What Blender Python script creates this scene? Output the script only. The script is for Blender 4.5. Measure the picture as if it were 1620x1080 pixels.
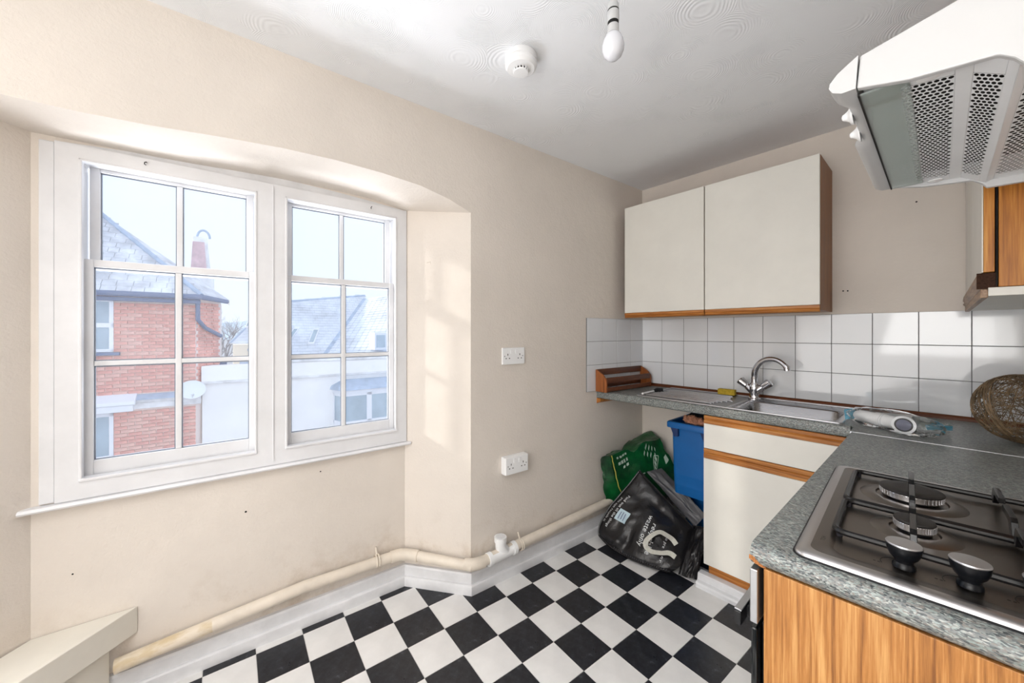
import bpy, bmesh, math, random
from mathutils import Vector, Matrix, noise as mnoise
PI = math.pi
for o in list(bpy.data.objects): bpy.data.objects.remove(o)
SC = bpy.context.scene
COL = SC.collection
# ------------------------------------------------------------------ camera, sky, lights, exposure
EYE = 1.2814
cam_d = bpy.data.cameras.new('camera'); cam = bpy.data.objects.new('camera', cam_d); COL.objects.link(cam)
cam.location = (0, 0, EYE); cam.rotation_euler = (PI/2, 0, 0.8595)
cam_d.sensor_width = 36; cam_d.lens = 590.37/1620*36
cam_d.shift_x = 0.00311; cam_d.shift_y = -0.00845; cam_d.clip_start = 0.02; cam_d.clip_end = 2000
SC.camera = cam
world = bpy.data.worlds.new('world'); SC.world = world; world.use_nodes = True
bg = world.node_tree.nodes['Background']; bg.inputs[0].default_value = (0.76, 0.85, 1.0, 1); bg.inputs[1].default_value = 1.1
SC.view_settings.view_transform = 'Standard'; SC.view_settings.look = 'None'
SC.view_settings.gamma = 1; SC.view_settings.use_curve_mapping = False
SC.view_settings.exposure = 0.24
SC.cycles.use_denoising = True
SC.cycles.max_bounces = 10; SC.cycles.diffuse_bounces = 5; SC.cycles.transparent_max_bounces = 24
SC.cycles.caustics_reflective = False; SC.cycles.caustics_refractive = False
SC.cycles.sample_clamp_indirect = 6
# wall frame: s runs along the window wall away from the far corner, o points into the room
CX, CY = -1.4179, 2.5003
UX, UY = -0.07319, -0.99732
NX, NY = 0.99732, -0.07319
def L(s, o, z): return Vector((CX+UX*s+NX*o, CY+UY*s+NY*o, z))
def Ldir(s, o, z): return Vector((UX*s+NX*o, UY*s+NY*o, z))
def look_light(name, kind, loc, target, energy, color, **kw):
    d = bpy.data.lights.new(name, kind); d.energy = energy; d.color = color
    for k, v in kw.items(): setattr(d, k, v)
    ob = bpy.data.objects.new(name, d); COL.objects.link(ob); ob.location = loc
    ob.rotation_euler = (Vector(target)-Vector(loc)).to_track_quat('-Z', 'Y').to_euler()
    return ob
sdir = Ldir(-0.45, 0.24, -0.17)
look_light('hazy_sun', 'SUN', -sdir*10, (0, 0, 0), 3.2, (1.0, 0.93, 0.82), angle=math.radians(3.0))
look_light('sky_fill_light', 'AREA', L(4.2, -3.6, 3.9), L(1.9, 0.0, 1.1), 150, (0.94, 0.97, 1.0), shape='RECTANGLE', size=4.0, size_y=2.5)  # added lamp outside, stands for bright sky and lights the right reveal
look_light('street_fill_light', 'AREA', L(2.3, -2.2, -1.0), L(2.3, 0.0, 1.9), 400, (0.97, 0.98, 1.0), shape='RECTANGLE', size=4.0, size_y=1.6)  # added lamp below the window, imitates street bounce to brighten the soffit
look_light('rear_fill_light', 'AREA', (-0.50, -1.95, 1.02), (-0.40, 2.0, 0.80), 34, (1.0, 0.995, 0.985), shape='RECTANGLE', size=1.8, size_y=1.95)  # added fill behind the camera, not a real room lamp
look_light('overhead_fill_light', 'AREA', (-0.35, -0.45, 2.29), (-0.45, 0.15, 0.0), 17, (1.0, 0.995, 0.985), shape='RECTANGLE', size=1.2, size_y=1.0, spread=math.radians(115))  # added downward fill for floor and counters, no real ceiling fitting
look_light('ceiling_fill_lamp', 'AREA', (0.05, -0.75, 1.30), (-0.10, 0.15, 2.31), 9.5, (1.0, 0.99, 0.97), shape='RECTANGLE', size=0.9, size_y=0.7)  # added upward fill that brightens the ceiling

# ------------------------------------------------------------------ helpers
WL = {}
class MB:
    def __init__(self): self.v = []; self.f = []
    def add(self, vs, fs):
        n = len(self.v); self.v += [Vector(p) for p in vs]; self.f += [tuple(i+n for i in f) for f in fs]; return self
    def hexa(self, p):
        return self.add(p, [(0,3,2,1),(4,5,6,7),(0,1,5,4),(1,2,6,5),(2,3,7,6),(3,0,4,7)])
    def box(self, x0, x1, y0, y1, z0, z1):
        return self.hexa([(x0,y0,z0),(x1,y0,z0),(x1,y1,z0),(x0,y1,z0),(x0,y0,z1),(x1,y0,z1),(x1,y1,z1),(x0,y1,z1)])
    def lbox(self, s0, s1, o0, o1, z0, z1):
        P = [(s0,o0),(s1,o0),(s1,o1),(s0,o1)]
        return self.hexa([L(a,b,z0) for a,b in P]+[L(a,b,z1) for a,b in P])
    def prism(self, poly, vec):
        n = len(poly); vec = Vector(vec); a = [Vector(p) for p in poly]; b = [p+vec for p in a]
        return self.add(a+b, [tuple(range(n-1,-1,-1)), tuple(range(n,2*n))]+[(i,(i+1)%n,n+(i+1)%n,n+i) for i in range(n)])
    def poly(self, pts): return self.add(pts, [tuple(range(len(pts)))])
    def tube(self, path, r, seg=10, cap=True, closed=False, flat=None):
        P = [Vector(p) for p in path]; n = len(P)
        rs = r if isinstance(r, (list, tuple)) else [r]*n
        rings = []; ref = None
        for i in range(n):
            if closed: t = P[(i+1)%n]-P[i-1]
            else: t = P[min(i+1,n-1)]-P[max(i-1,0)]
            if t.length < 1e-9: t = Vector((0,0,1))
            t.normalize()
            if ref is None:
                ref = Vector((0,0,1)) if abs(t.z) < .9 else Vector((1,0,0))
            a = ref-t*ref.dot(t)
            if a.length < 1e-6: a = t.orthogonal()
            a.normalize(); b = t.cross(a); ref = a
            k = 1.0
            if 0 < i < n-1 and not closed:
                d1 = (P[i]-P[i-1]).normalized(); d2 = (P[i+1]-P[i]).normalized()
                k = 1/max(.5, math.sqrt(max(0,(1+d1.dot(d2))/2)))
            rings.append([P[i]+(a*math.cos(2*PI*j/seg)*k+b*math.sin(2*PI*j/seg)*(k if flat is None else k*flat))*rs[i] for j in range(seg)])
        vs = [p for R in rings for p in R]; fs = []
        m = n if closed else n-1
        for i in range(m):
            for j in range(seg):
                fs.append((i*seg+j, i*seg+(j+1)%seg, ((i+1)%n)*seg+(j+1)%seg, ((i+1)%n)*seg+j))
        if cap and not closed: fs += [tuple(range(seg-1,-1,-1)), tuple((n-1)*seg+j for j in range(seg))]
        return self.add(vs, fs)
    def lathe(self, org, axis, prof, seg=24, cap=True):
        org = Vector(org); ax = Vector(axis).normalized(); a = ax.orthogonal().normalized(); b = ax.cross(a)
        vs = []; fs = []
        for r, h in prof:
            for j in range(seg): vs.append(org+ax*h+(a*math.cos(2*PI*j/seg)+b*math.sin(2*PI*j/seg))*max(r,1e-5))
        for i in range(len(prof)-1):
            for j in range(seg): fs.append((i*seg+j, i*seg+(j+1)%seg, (i+1)*seg+(j+1)%seg, (i+1)*seg+j))
        if cap: fs += [tuple(range(seg-1,-1,-1)), tuple((len(prof)-1)*seg+j for j in range(seg))]
        return self.add(vs, fs)
    def grid(self, rows, wrap=False):
        n = len(rows); m = len(rows[0]); vs = [p for r in rows for p in r]; fs = []
        for i in range(n-1):
            for j in range(m if wrap else m-1):
                fs.append((i*m+j, i*m+(j+1)%m, (i+1)*m+(j+1)%m, (i+1)*m+j))
        return self.add(vs, fs)
    def xform(self, M): self.v = [M @ p for p in self.v]; return self
    def build(self, name, mat, parent=None, bevel=0, seg=2, smooth=35, local=False, recalc=True, ang=30):
        org = Vector((0,0,0)) if (local or parent is None) else WL.get(parent, Vector((0,0,0)))
        me = bpy.data.meshes.new(name)
        bm = bmesh.new()
        vv = [bm.verts.new(p-org) for p in self.v]
        for f in self.f:
            try: bm.faces.new([vv[i] for i in f])
            except ValueError: pass
        if recalc: bmesh.ops.recalc_face_normals(bm, faces=bm.faces[:])
        if bevel:
            es = [e for e in bm.edges if len(e.link_faces) == 2 and e.calc_face_angle(0) > math.radians(ang)]
            if es: bmesh.ops.bevel(bm, geom=es, offset=bevel, segments=seg, affect='EDGES', profile=.5, clamp_overlap=True)
        bm.to_mesh(me); bm.free()
        if bevel and smooth == 35: smooth = 18
        if smooth:
            me.polygons.foreach_set('use_smooth', [True]*len(me.polygons)); me.set_sharp_from_angle(angle=math.radians(smooth))
        for m in (mat if isinstance(mat, (list, tuple)) else [mat]): me.materials.append(m)
        ob = bpy.data.objects.new(name, me); COL.objects.link(ob)
        if parent is not None: ob.parent = parent
        WL[ob] = org
        return ob
def thing(name, label, cat, loc=(0,0,0), group=None, rotz=0):
    o = bpy.data.objects.new(name, None); COL.objects.link(o); o.location = loc; o.rotation_euler = (0,0,rotz)
    o.empty_display_size = .05
    o['label'] = label; o['category'] = cat
    if group: o['group'] = group
    WL[o] = Vector(loc); return o
def tag(o, label, cat, group=None):
    o['label'] = label; o['category'] = cat
    if group: o['group'] = group
    return o
def struct(o): o['kind'] = 'structure'; return o
def stuff(o): o['kind'] = 'stuff'; return o
def dup(o, delta, label=None):
    c = o.copy(); COL.objects.link(c); c.location = Vector(o.location)+Vector(delta)
    if label: c['label'] = label
    for ch in list(o.children):
        k = ch.copy(); COL.objects.link(k); k.parent = c
        for g in list(ch.children):
            q = g.copy(); COL.objects.link(q); q.parent = k
    return c
def arc(c, a, b, r, t0, t1, n):
    c = Vector(c); a = Vector(a); b = Vector(b)
    return [c+(a*math.cos(t0+(t1-t0)*i/n)+b*math.sin(t0+(t1-t0)*i/n))*r for i in range(n+1)]
def text2d(s, size, spacing=1.0, bold=0.0):
    cu = bpy.data.curves.new('t', 'FONT'); cu.body = s; cu.size = size; cu.space_character = spacing; cu.offset = bold; cu.resolution_u = 2
    ob = bpy.data.objects.new('t', cu); COL.objects.link(ob)
    dg = bpy.context.evaluated_depsgraph_get(); dg.update()
    me = ob.evaluated_get(dg).to_mesh()
    vs = [(v.co.x, v.co.y) for v in me.vertices]; fs = [tuple(p.vertices) for p in me.polygons]
    ob.evaluated_get(dg).to_mesh_clear(); bpy.data.objects.remove(ob); bpy.data.curves.remove(cu)
    return vs, fs
# ------------------------------------------------------------------ materials
def lin(c):
    c /= 255.0
    return c/12.92 if c <= .04045 else ((c+.055)/1.055)**2.4
def S(r, g, b): return (lin(r), lin(g), lin(b), 1)
class MT:
    def __init__(self, name, col=(.8,.8,.8,1), rough=.5, metal=0, spec=.5):
        self.m = bpy.data.materials.new(name); self.m.use_nodes = True; self.nt = self.m.node_tree
        self.b = self.nt.nodes['Principled BSDF']; self.out = self.nt.nodes['Material Output']
        self.b.inputs['Base Color'].default_value = col; self.b.inputs['Roughness'].default_value = rough
        self.b.inputs['Metallic'].default_value = metal; self.b.inputs['Specular IOR Level'].default_value = spec
        self._c = None
    def n(self, t, **kw):
        x = self.nt.nodes.new(t)
        for k, v in kw.items(): setattr(x, k, v)
        return x
    def l(self, a, b): self.nt.links.new(a, b)
    def coord(self, scale=(1,1,1), rot=(0,0,0)):
        tc = self.n('ShaderNodeTexCoord'); mp = self.n('ShaderNodeMapping')
        mp.inputs['Scale'].default_value = scale; mp.inputs['Rotation'].default_value = rot
        self.l(tc.outputs['Object'], mp.inputs['Vector']); return mp.outputs[0]
    def noise(self, scale, detail=4, rough=.5, vec=None, dist=0):
        x = self.n('ShaderNodeTexNoise'); x.inputs['Scale'].default_value = scale; x.inputs['Detail'].default_value = detail
        x.inputs['Roughness'].default_value = rough; x.inputs['Distortion'].default_value = dist
        self.l(vec if vec is not None else self.coord(), x.inputs['Vector']); return x.outputs['Fac']
    def ramp(self, fac, stops, interp='LINEAR'):
        r = self.n('ShaderNodeValToRGB'); r.color_ramp.interpolation = interp
        el = r.color_ramp.elements
        el[0].position = stops[0][0]; el[0].color = stops[0][1]
        el[1].position = stops[-1][0]; el[1].color = stops[-1][1]
        for p, c in stops[1:-1]:
            e = el.new(p); e.color = c
        self.l(fac, r.inputs[0]); return r.outputs[0]
    def color(self, sock): self.l(sock, self.b.inputs['Base Color']); return self
    def bump(self, sock, strength=.2, dist=.002, prev=None):
        bn = self.n('ShaderNodeBump'); bn.inputs['Strength'].default_value = strength; bn.inputs['Distance'].default_value = dist
        self.l(sock, bn.inputs['Height'])
        if prev is not None: self.l(prev, bn.inputs['Normal'])
        self.l(bn.outputs[0], self.b.inputs['Normal']); return bn.outputs[0]
    def mixc(self, fac, a, b):
        x = self.n('ShaderNodeMix', data_type='RGBA')
        if hasattr(fac, 'is_linked'): self.l(fac, x.inputs[0])
        else: x.inputs[0].default_value = fac
        for s, i in ((a, 6), (b, 7)):
            if isinstance(s, tuple): x.inputs[i].default_value = s
            else: self.l(s, x.inputs[i])
        return x.outputs[2]
    def math(self, op, a, b=None):
        x = self.n('ShaderNodeMath', operation=op)
        for s, i in ((a, 0), (b, 1)):
            if s is None: continue
            if isinstance(s, (int, float)): x.inputs[i].default_value = s
            else: self.l(s, x.inputs[i])
        return x.outputs[0]
def simple(name, rgb, rough=.5, metal=0, spec=.5, var=0.0, vs=8, bump=0, bs=60, bd=.002):
    t = MT(name, S(*rgb), rough, metal, spec)
    if var:
        f = t.noise(vs, 5, .6)
        a = S(*[max(0, c*(1-var)) for c in rgb]); b = S(*[min(255, c*(1+var*.6)) for c in rgb])
        t.color(t.ramp(f, [(.3, a), (.7, b)]))
    if bump: t.bump(t.noise(bs, 3, .55), bump, bd)
    return t.m
def wood(name, axis, c1, c2, c3, rough=.45, scale=1.0):
    t = MT(name, S(*c2), rough)
    sc = [240*scale, 240*scale, 240*scale]; sc[axis] = 7*scale
    sc2 = [30*scale, 30*scale, 30*scale]; sc2[axis] = 1.6*scale
    f1 = t.noise(1.0, 5, .65, t.coord(tuple(sc))); f2 = t.noise(1.0, 3, .5, t.coord(tuple(sc2)), dist=1.5)
    f = t.math('ADD', t.math('MULTIPLY', f1, .6), t.math('MULTIPLY', f2, .45))
    t.color(t.ramp(f, [(.36, S(*c1)), (.52, S(*c2)), (.68, S(*c3))])); t.bump(f1, .08, .001); return t.m
def plaster(name, rgb, stain):
    t = MT(name, S(*rgb), .75, 0, .25)
    f = t.noise(1.6, 5, .6); base = t.ramp(f, [(.35, S(*[c*.955 for c in rgb])), (.65, S(*rgb))])
    # grubby damp marks low on the wall, a property of the old paint itself
    tc = t.n('ShaderNodeNewGeometry'); sp = t.n('ShaderNodeSeparateXYZ'); t.l(tc.outputs['Position'], sp.inputs[0])
    low = t.ramp(sp.outputs[2], [(.12, (1,1,1,1)), (.42, (0,0,0,1))])
    mk = t.ramp(t.noise(7, 6, .7), [(.5, (0,0,0,1)), (.72, (1,1,1,1))])
    m = t.math('MULTIPLY', t.math('MULTIPLY', low, mk), .55)
    t.color(t.mixc(m, base, S(*stain)))
    n1 = t.noise(95, 3, .6); n2 = t.noise(22, 3, .5)
    t.bump(t.math('ADD', n1, t.math('MULTIPLY', n2, 1.1)), .55, .0026); return t.m
M = {}
M['wall'] = plaster('cream_wall_paint', (227,219,210), (172,152,128))
t = MT('artex_ceiling', S(236,238,241), .8, 0, .2)
v = t.n('ShaderNodeTexVoronoi'); v.inputs['Scale'].default_value = 4.6; v.inputs['Randomness'].default_value = .8; t.l(t.coord((1,1,.01)), v.inputs['Vector'])
dd = t.math('ADD', t.math('MULTIPLY', v.outputs['Distance'], 250), t.math('MULTIPLY', t.noise(4, 3), 30))
sw = t.math('SINE', dd)
amp = t.ramp(t.noise(5.2, 3, .6), [(.44, (.03,.03,.03,1)), (.62, (1,1,1,1))])
t.bump(t.math('MULTIPLY', sw, amp), .34, .0022); M['ceiling'] = t.m
M['gloss'] = simple('white_gloss_paint', (226,227,230), .32, 0, .5, .03, 6, .12, 30, .002)
M['putty'] = simple('grubby_putty_line', (128,136,148), .8)
M['gloss_old'] = simple('worn_white_gloss_paint', (224,225,228), .35, 0, .5, .05, 9, .08, 40, .002)
M['tile'] = simple('white_glazed_tile', (228,231,235), .06, 0, .62, .012, 2, .05, 14, .0025)
M['grout'] = simple('grey_tile_grout', (104,104,106), .9)
t = MT('black_vinyl', S(33,34,39), .34, 0, .45)
t.color(t.ramp(t.noise(30, 6, .7), [(.42, S(24,25,31)), (.6, S(40,42,48)), (.76, S(92,96,102))])); t.l(t.ramp(t.noise(9,5,.6), [(.3,(.22,.22,.22,1)),(.7,(.5,.5,.5,1))]), t.b.inputs['Roughness']); M['vblack'] = t.m
M['vwhite'] = simple('white_vinyl', (230,229,228), .36, 0, .45, .05, 5)
M['vjoint'] = simple('pale_vinyl_joint', (205,203,200), .5)
M['melamine'] = simple('cream_white_melamine', (227,225,218), .42, 0, .4, .02, 5, .18, 160, .0012)
M['oakx'] = wood('oak_grain_x', 0, (120,66,18), (173,108,44), (203,146,78))
M['oaky'] = wood('oak_grain_y', 1, (112,62,16), (160,98,36), (190,130,64))
M['oakz'] = wood('oak_grain_z', 2, (112,66,26), (172,116,58), (208,160,100))
M['oakdark'] = wood('honey_oak_grain_z', 2, (136,78,14), (180,112,32), (206,146,62))
M['sidewood'] = wood('brown_laminate_side', 2, (108,62,20), (138,84,34), (158,100,44))
M['pelmetwood'] = wood('bare_pelmet_wood', 1, (112,84,62), (150,120,94), (182,152,124))
M['mahog'] = wood('mahogany_stained_strip', 0, (66,32,14), (98,52,26), (120,68,36), .35)
M['rackwood'] = wood('stained_rack_wood', 2, (98,50,20), (140,78,34), (170,102,52), .4)
M['rackrail'] = wood('stained_rack_rail', 1, (66,32,14), (94,50,24), (118,68,36), .4)
M['brokenend'] = simple('dark_splintered_end', (62,42,32), .9, 0, .2, .3, 200, .6, 200, .002)
M['chip'] = simple('bare_chipboard', (176,118,72), .9, 0, .2, .25, 300, .5, 300, .002)
def laminate(name, axis):
    t = MT(name, S(110,116,116), .36, 0, .45)
    sc = [560, 560, 560]; sc[axis] = 250
    v = t.n('ShaderNodeTexVoronoi'); v.inputs['Scale'].default_value = 1.0; t.l(t.coord(tuple(sc)), v.inputs['Vector'])
    sep = t.n('ShaderNodeSeparateColor'); t.l(v.outputs['Color'], sep.inputs[0])
    sc2 = [240, 240, 240]; sc2[axis] = 80
    f = t.math('ADD', t.math('MULTIPLY', sep.outputs[0], .62), t.math('MULTIPLY', t.noise(1, 4, .7, t.coord(tuple(sc2))), .42))
    t.color(t.ramp(f, [(.18, S(48,54,56)), (.34, S(92,98,100)), (.50, S(126,130,129)), (.60, S(122,114,109)), (.70, S(136,150,147)), (.80, S(158,160,156)), (.92, S(198,200,192))])); return t.m
M['lamx'] = laminate('grey_green_laminate_x', 0)
def steel(name, rgb, rough, axis):
    t = MT(name, S(*rgb), rough, 1.0)
    sc = [260, 260, 260]; sc[axis] = 5
    f = t.noise(1, 3, .6, t.coord(tuple(sc))); t.bump(f, .03, .0004)
    t.l(t.ramp(f, [(.3, (rough*.8,)*3+(1,)), (.7, (rough*1.25,)*3+(1,))]), t.b.inputs['Roughness']); return t.m
M['steel'] = steel('brushed_stainless', (172,172,175), .24, 0)
M['hobsteel'] = simple('dimmed_hob_steel', (126,120,115), .34, 1.0)  # dark reflection of the hood is put into this steel colour
M['hobrim'] = simple('brightened_hob_rim', (196,194,194), .32, 1.0)  # same steel made lighter, painting the bright reflection along the lip
M['crown'] = simple('bright_burner_crown', (236,237,240), .22, 1.0)
M['drainsteel'] = simple('darkened_drainer_steel', (132,132,134), .34, 1.0)  # sink steel darkened, shade of the grooves between ribs put into the colour
M['alu'] = simple('satin_aluminium', (200,202,206), .35, 1.0)
M['chrome'] = simple('chrome', (214,214,218), .07, 1.0)
M['enamel'] = simple('black_enamel', (9,9,11), .28, 0, .45)
M['burnercap'] = simple('matt_black_burner_cap', (38,36,35), .55, 0, .4, .08, 30)
M['knob'] = simple('dark_knob_plastic', (9,12,17), .3, 0, .3)
M['black'] = simple('black_plastic', (18,19,22), .4)
M['ovenglass'] = simple('black_oven_glass', (14,18,20), .08, 0, .6)
M['dark'] = simple('dark_cavity', (26,25,24), .9)
M['white'] = simple('white_plastic', (240,241,242), .3, 0, .5)
M['whiteold'] = simple('white_hood_plastic', (196,197,198), .34, 0, .5, .015, 4)
M['hoodgrey'] = simple('pale_grey_grille_plastic', (240,243,246), .35, 0, .5, .02, 9)
M['bulb'] = simple('opal_bulb_glass', (222,224,230), .18, 0, .5)
M['boxpaint'] = simple('cream_white_boxing_paint', (228,224,214), .45, 0, .4, .03, 4)
M['pipe'] = simple('cream_painted_pipe', (224,214,200), .45, 0, .4, .06, 9, .15, 40, .002)
t = MT('flaking_cream_pipe_paint', S(222,206,176), .5)
t.color(t.ramp(t.noise(11, 5, .65, t.coord((1,.35,1))), [(.44, S(224,212,194)), (.54, S(206,188,156)), (.74, S(190,168,130))])); M['pipeold'] = t.m
M['bluebin'] = simple('blue_bin_plastic', (0,92,162), .38, 0, .45, .06, 4)
M['bluerim'] = simple('dark_blue_bin_rim', (10,42,92), .4, 0, .45)
t = MT('green_bag_plastic', S(8,74,36), .3, 0, .55); t.bump(t.noise(26, 4, .6, dist=1.2), .5, .006)
t.color(t.ramp(t.noise(7, 4, .6), [(.35, S(6,48,26)), (.68, S(16,98,48))])); M['greenbag'] = t.m
t = MT('black_bag_woven_plastic', S(30,29,31), .27, 0, .5); t.bump(t.noise(20, 4, .6, dist=1.4), .5, .006); M['blackbag'] = t.m
t = MT('grey_black_bag_lining', S(82,82,86), .38, 0, .5); t.bump(t.noise(20, 4, .6, dist=1.4), .5, .006); M['greybag'] = t.m
M['print'] = simple('white_print', (206,208,210), .5)
M['greenprint'] = simple('pale_print', (188,206,192), .5)
M['yellow'] = simple('yellow_stripe', (196,186,92), .5)
M['paleblue'] = simple('pale_blue_print', (186,208,218), .5)
M['webbing'] = simple('off_white_webbing', (206,205,196), .8, 0, .2, .06, 120, .3, 300, .002)
M['sponge'] = simple('yellow_sponge', (206,176,66), .95, 0, .1, .12, 60, .8, 220, .004)
M['clump'] = simple('pinkish_brown_clump', (172,122,98), .8, 0, .2, .25, 60, .8, 90, .006)
M['wicker'] = simple('brown_wicker_strand', (118,98,74), .6, 0, .35, .4, 30)
M['rubber'] = simple('dark_rubber', (28,28,34), .5)
M['seal'] = simple('grey_blue_cap', (92,94,116), .45)
def glassmat(name, tint, gloss, haze, hazecol):
    t = MT(name); nt = t.nt; nt.nodes.remove(t.b)
    tr = t.n('ShaderNodeBsdfTransparent'); tr.inputs[0].default_value = tint
    gl = t.n('ShaderNodeBsdfGlossy'); gl.inputs['Roughness'].default_value = .03; gl.inputs[0].default_value = (1,1,1,1)
    df = t.n('ShaderNodeBsdfDiffuse'); df.inputs[0].default_value = hazecol
    fr = t.n('ShaderNodeFresnel'); fr.inputs[0].default_value = 1.25
    m1 = t.n('ShaderNodeMixShader'); m2 = t.n('ShaderNodeMixShader')
    m2.inputs[0].default_value = haze
    t.l(t.math('MULTIPLY', fr.outputs[0], gloss), m1.inputs[0]); t.l(tr.outputs[0], m1.inputs[1]); t.l(gl.outputs[0], m1.inputs[2])
    t.l(m1.outputs[0], m2.inputs[1]); t.l(df.outputs[0], m2.inputs[2]); t.l(m2.outputs[0], t.out.inputs[0]); return t.m
M['pane'] = glassmat('old_window_glass', (.97,.98,1,1), .35, .06, (.92,.95,1,1))  # pale haze mixed into the glass to wash out the view
M['visor'] = glassmat('grubby_visor_glass', (.90,.95,.93,1), .8, .22, (.86,.92,.90,1))
M['film'] = glassmat('clear_plastic_film', (.98,.985,.99,1), 1.5, .022, (.9,.94,.97,1))
M['bluefilm'] = glassmat('blue_printed_film', (.45,.72,.86,1), 2.2, .40, (.12,.50,.72,1))
M['greyfilm'] = glassmat('grey_green_film', (.70,.78,.76,1), 2.5, .25, (.55,.62,.60,1))
# outdoors
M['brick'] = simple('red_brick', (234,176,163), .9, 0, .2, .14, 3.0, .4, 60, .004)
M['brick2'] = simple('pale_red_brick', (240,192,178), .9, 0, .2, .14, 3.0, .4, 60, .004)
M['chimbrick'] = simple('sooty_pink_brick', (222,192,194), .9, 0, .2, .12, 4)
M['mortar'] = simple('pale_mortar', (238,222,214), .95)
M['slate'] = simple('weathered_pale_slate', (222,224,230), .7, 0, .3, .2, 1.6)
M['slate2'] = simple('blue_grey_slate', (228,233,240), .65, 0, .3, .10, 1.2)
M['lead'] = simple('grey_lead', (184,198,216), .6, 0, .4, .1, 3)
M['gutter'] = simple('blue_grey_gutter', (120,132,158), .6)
M['render'] = simple('white_wall_render', (250,249,247), .9, 0, .2, .03, 1.2)
M['coping'] = simple('weathered_coping', (236,234,234), .9, 0, .2, .16, 2.2)
M['creamwall'] = simple('cream_house_wall', (248,242,226), .9)
M['upvc'] = simple('white_window_frame', (238,240,244), .4)
M['dglass'] = simple('dull_far_glass', (176,192,202), .1, 0, .6, .1, 1.5)
M['dish'] = simple('pale_dish_metal', (236,240,244), .5)
M['bark'] = simple('pale_bare_branches', (168,164,166), .9)
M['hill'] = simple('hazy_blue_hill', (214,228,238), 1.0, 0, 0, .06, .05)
M['street'] = simple('pale_street', (176,176,178), .95)

# ------------------------------------------------------------------ room shell
HC = 2.312
HEAD = [(1.44,1.876),(1.56,1.918),(1.70,1.948),(1.88,1.962),(2.06,1.966),(2.24,1.960),(2.42,1.945),(2.60,1.926),(2.75,1.916),(2.90,1.914),(3.17,1.912)]
RB = -0.265
def backs(s):      # reveal plan: front line position -> back line position
    a = (s-1.44)/(3.17-1.44); return 1.675+a*(2.905-1.675)
w = MB()
def q(*p): w.poly(list(p))
q(L(0,0,0), L(1.44,0,0), L(1.44,0,HC), L(0,0,HC))
q(L(3.17,0,0), L(4.6,0,0), L(4.6,0,HC), L(3.17,0,HC))
for (a, za), (b, zb) in zip(HEAD[:-1], HEAD[1:]):
    q(L(a,0,za), L(b,0,zb), L(b,0,HC), L(a,0,HC))
    q(L(a,0,za), L(backs(a),RB,za*.35+1.93*.65-.002), L(backs(b),RB,zb*.35+1.93*.65-.002), L(b,0,zb))
q(L(1.44,0,0), L(1.675,RB,0), L(1.675,RB,HEAD[0][1]*.35+1.93*.65-.002), L(1.44,0,HEAD[0][1]))
q(L(3.17,0,0), L(2.905,RB,0), L(2.905,RB,HEAD[-1][1]*.35+1.93*.65-.002), L(3.17,0,HEAD[-1][1]))
# wall under, beside and over the window frame, with the outer face of the wall
S0, S1, Z0, Z1 = 1.675, 2.885, .73, 1.905
q(L(1.675,RB,0), L(2.905,RB,0), L(2.905,RB,Z0), L(1.675,RB,Z0))
q(L(S1,RB,Z0), L(2.905,RB,Z0), L(2.905,RB,2.0), L(S1,RB,2.0))
q(L(1.675,RB,Z1), L(S1,RB,Z1), L(S1,RB,2.0), L(1.675,RB,2.0))
wall_left = struct(w.build('wall_left', M['wall'], smooth=40))
w2 = MB()
RO = -0.42
w2.lbox(-.1, S0, RO-.06, RO, -.1, HC+.1); w2.lbox(S1, 4.7, RO-.06, RO, -.1, HC+.1)
w2.lbox(S0, S1, RO-.06, RO, -.1, Z0-.02); w2.lbox(S0, S1, RO-.06, RO, Z1+.02, HC+.1)
w2.build('masonry_leaf', M['render'], wall_left, smooth=0)
wb = MB(); wb.box(-1.60, .50, CY, CY+.15, 0, HC)
wall_back = struct(wb.build('wall_back', M['wall'], smooth=0))
wr = MB(); wr.box(.43, .55, -2.1, CY, 0, HC); wall_right = struct(wr.build('wall_right', M['wall'], smooth=0))
wre = MB(); wre.box(-1.8, .43, -2.15, -2.0, 0, HC); wall_rear = struct(wre.build('wall_rear', M['wall'], smooth=0))
ce = MB(); ce.box(-1.85, .55, -2.15, CY+.15, HC, HC+.12); ceiling = struct(ce.build('ceiling', M['ceiling'], smooth=0))

# floor with black and white vinyl tiles
fl = MB()
fl.poly([L(0,-.0,-.0)+Vector((0,0,-.003)), L(4.6,-.3,0)+Vector((0,0,-.003)), Vector((.55,-2.1,-.003)), Vector((.55,CY,-.003))])
fb = MB(); fb.box(-2.05, .55, -2.15, CY+.15, -.12, -.003); floor = struct(fb.build('floor', M['vjoint'], smooth=0))
TS = .1658; R0 = -.0733; c0, s0 = math.cos(R0), math.sin(R0); OX, OY = -1.5717, .8575
def gp(i, j): return Vector((OX+TS*(j*c0-i*s0), OY+TS*(i*c0+j*s0), 0))
g = .0009
full = {}
rest = {0: MB(), 1: MB()}
def clip(poly, p0, nrm):
    out = []
    for k in range(len(poly)):
        a, b = poly[k], poly[(k+1) % len(poly)]; da = (a-p0).dot(nrm); db = (b-p0).dot(nrm)
        if da >= 0: out.append(a)
        if da*db < 0: out.append(a+(b-a)*(da/(da-db)))
    return out
NV = Vector((NX, NY, 0))
ij = [(i, j) for i in range(-17, 12) for j in range(-4, 13)]
def lo(p): d = p-L(0,0,0); return d.x*UX+d.y*UY, d.x*NX+d.y*NY
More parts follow.
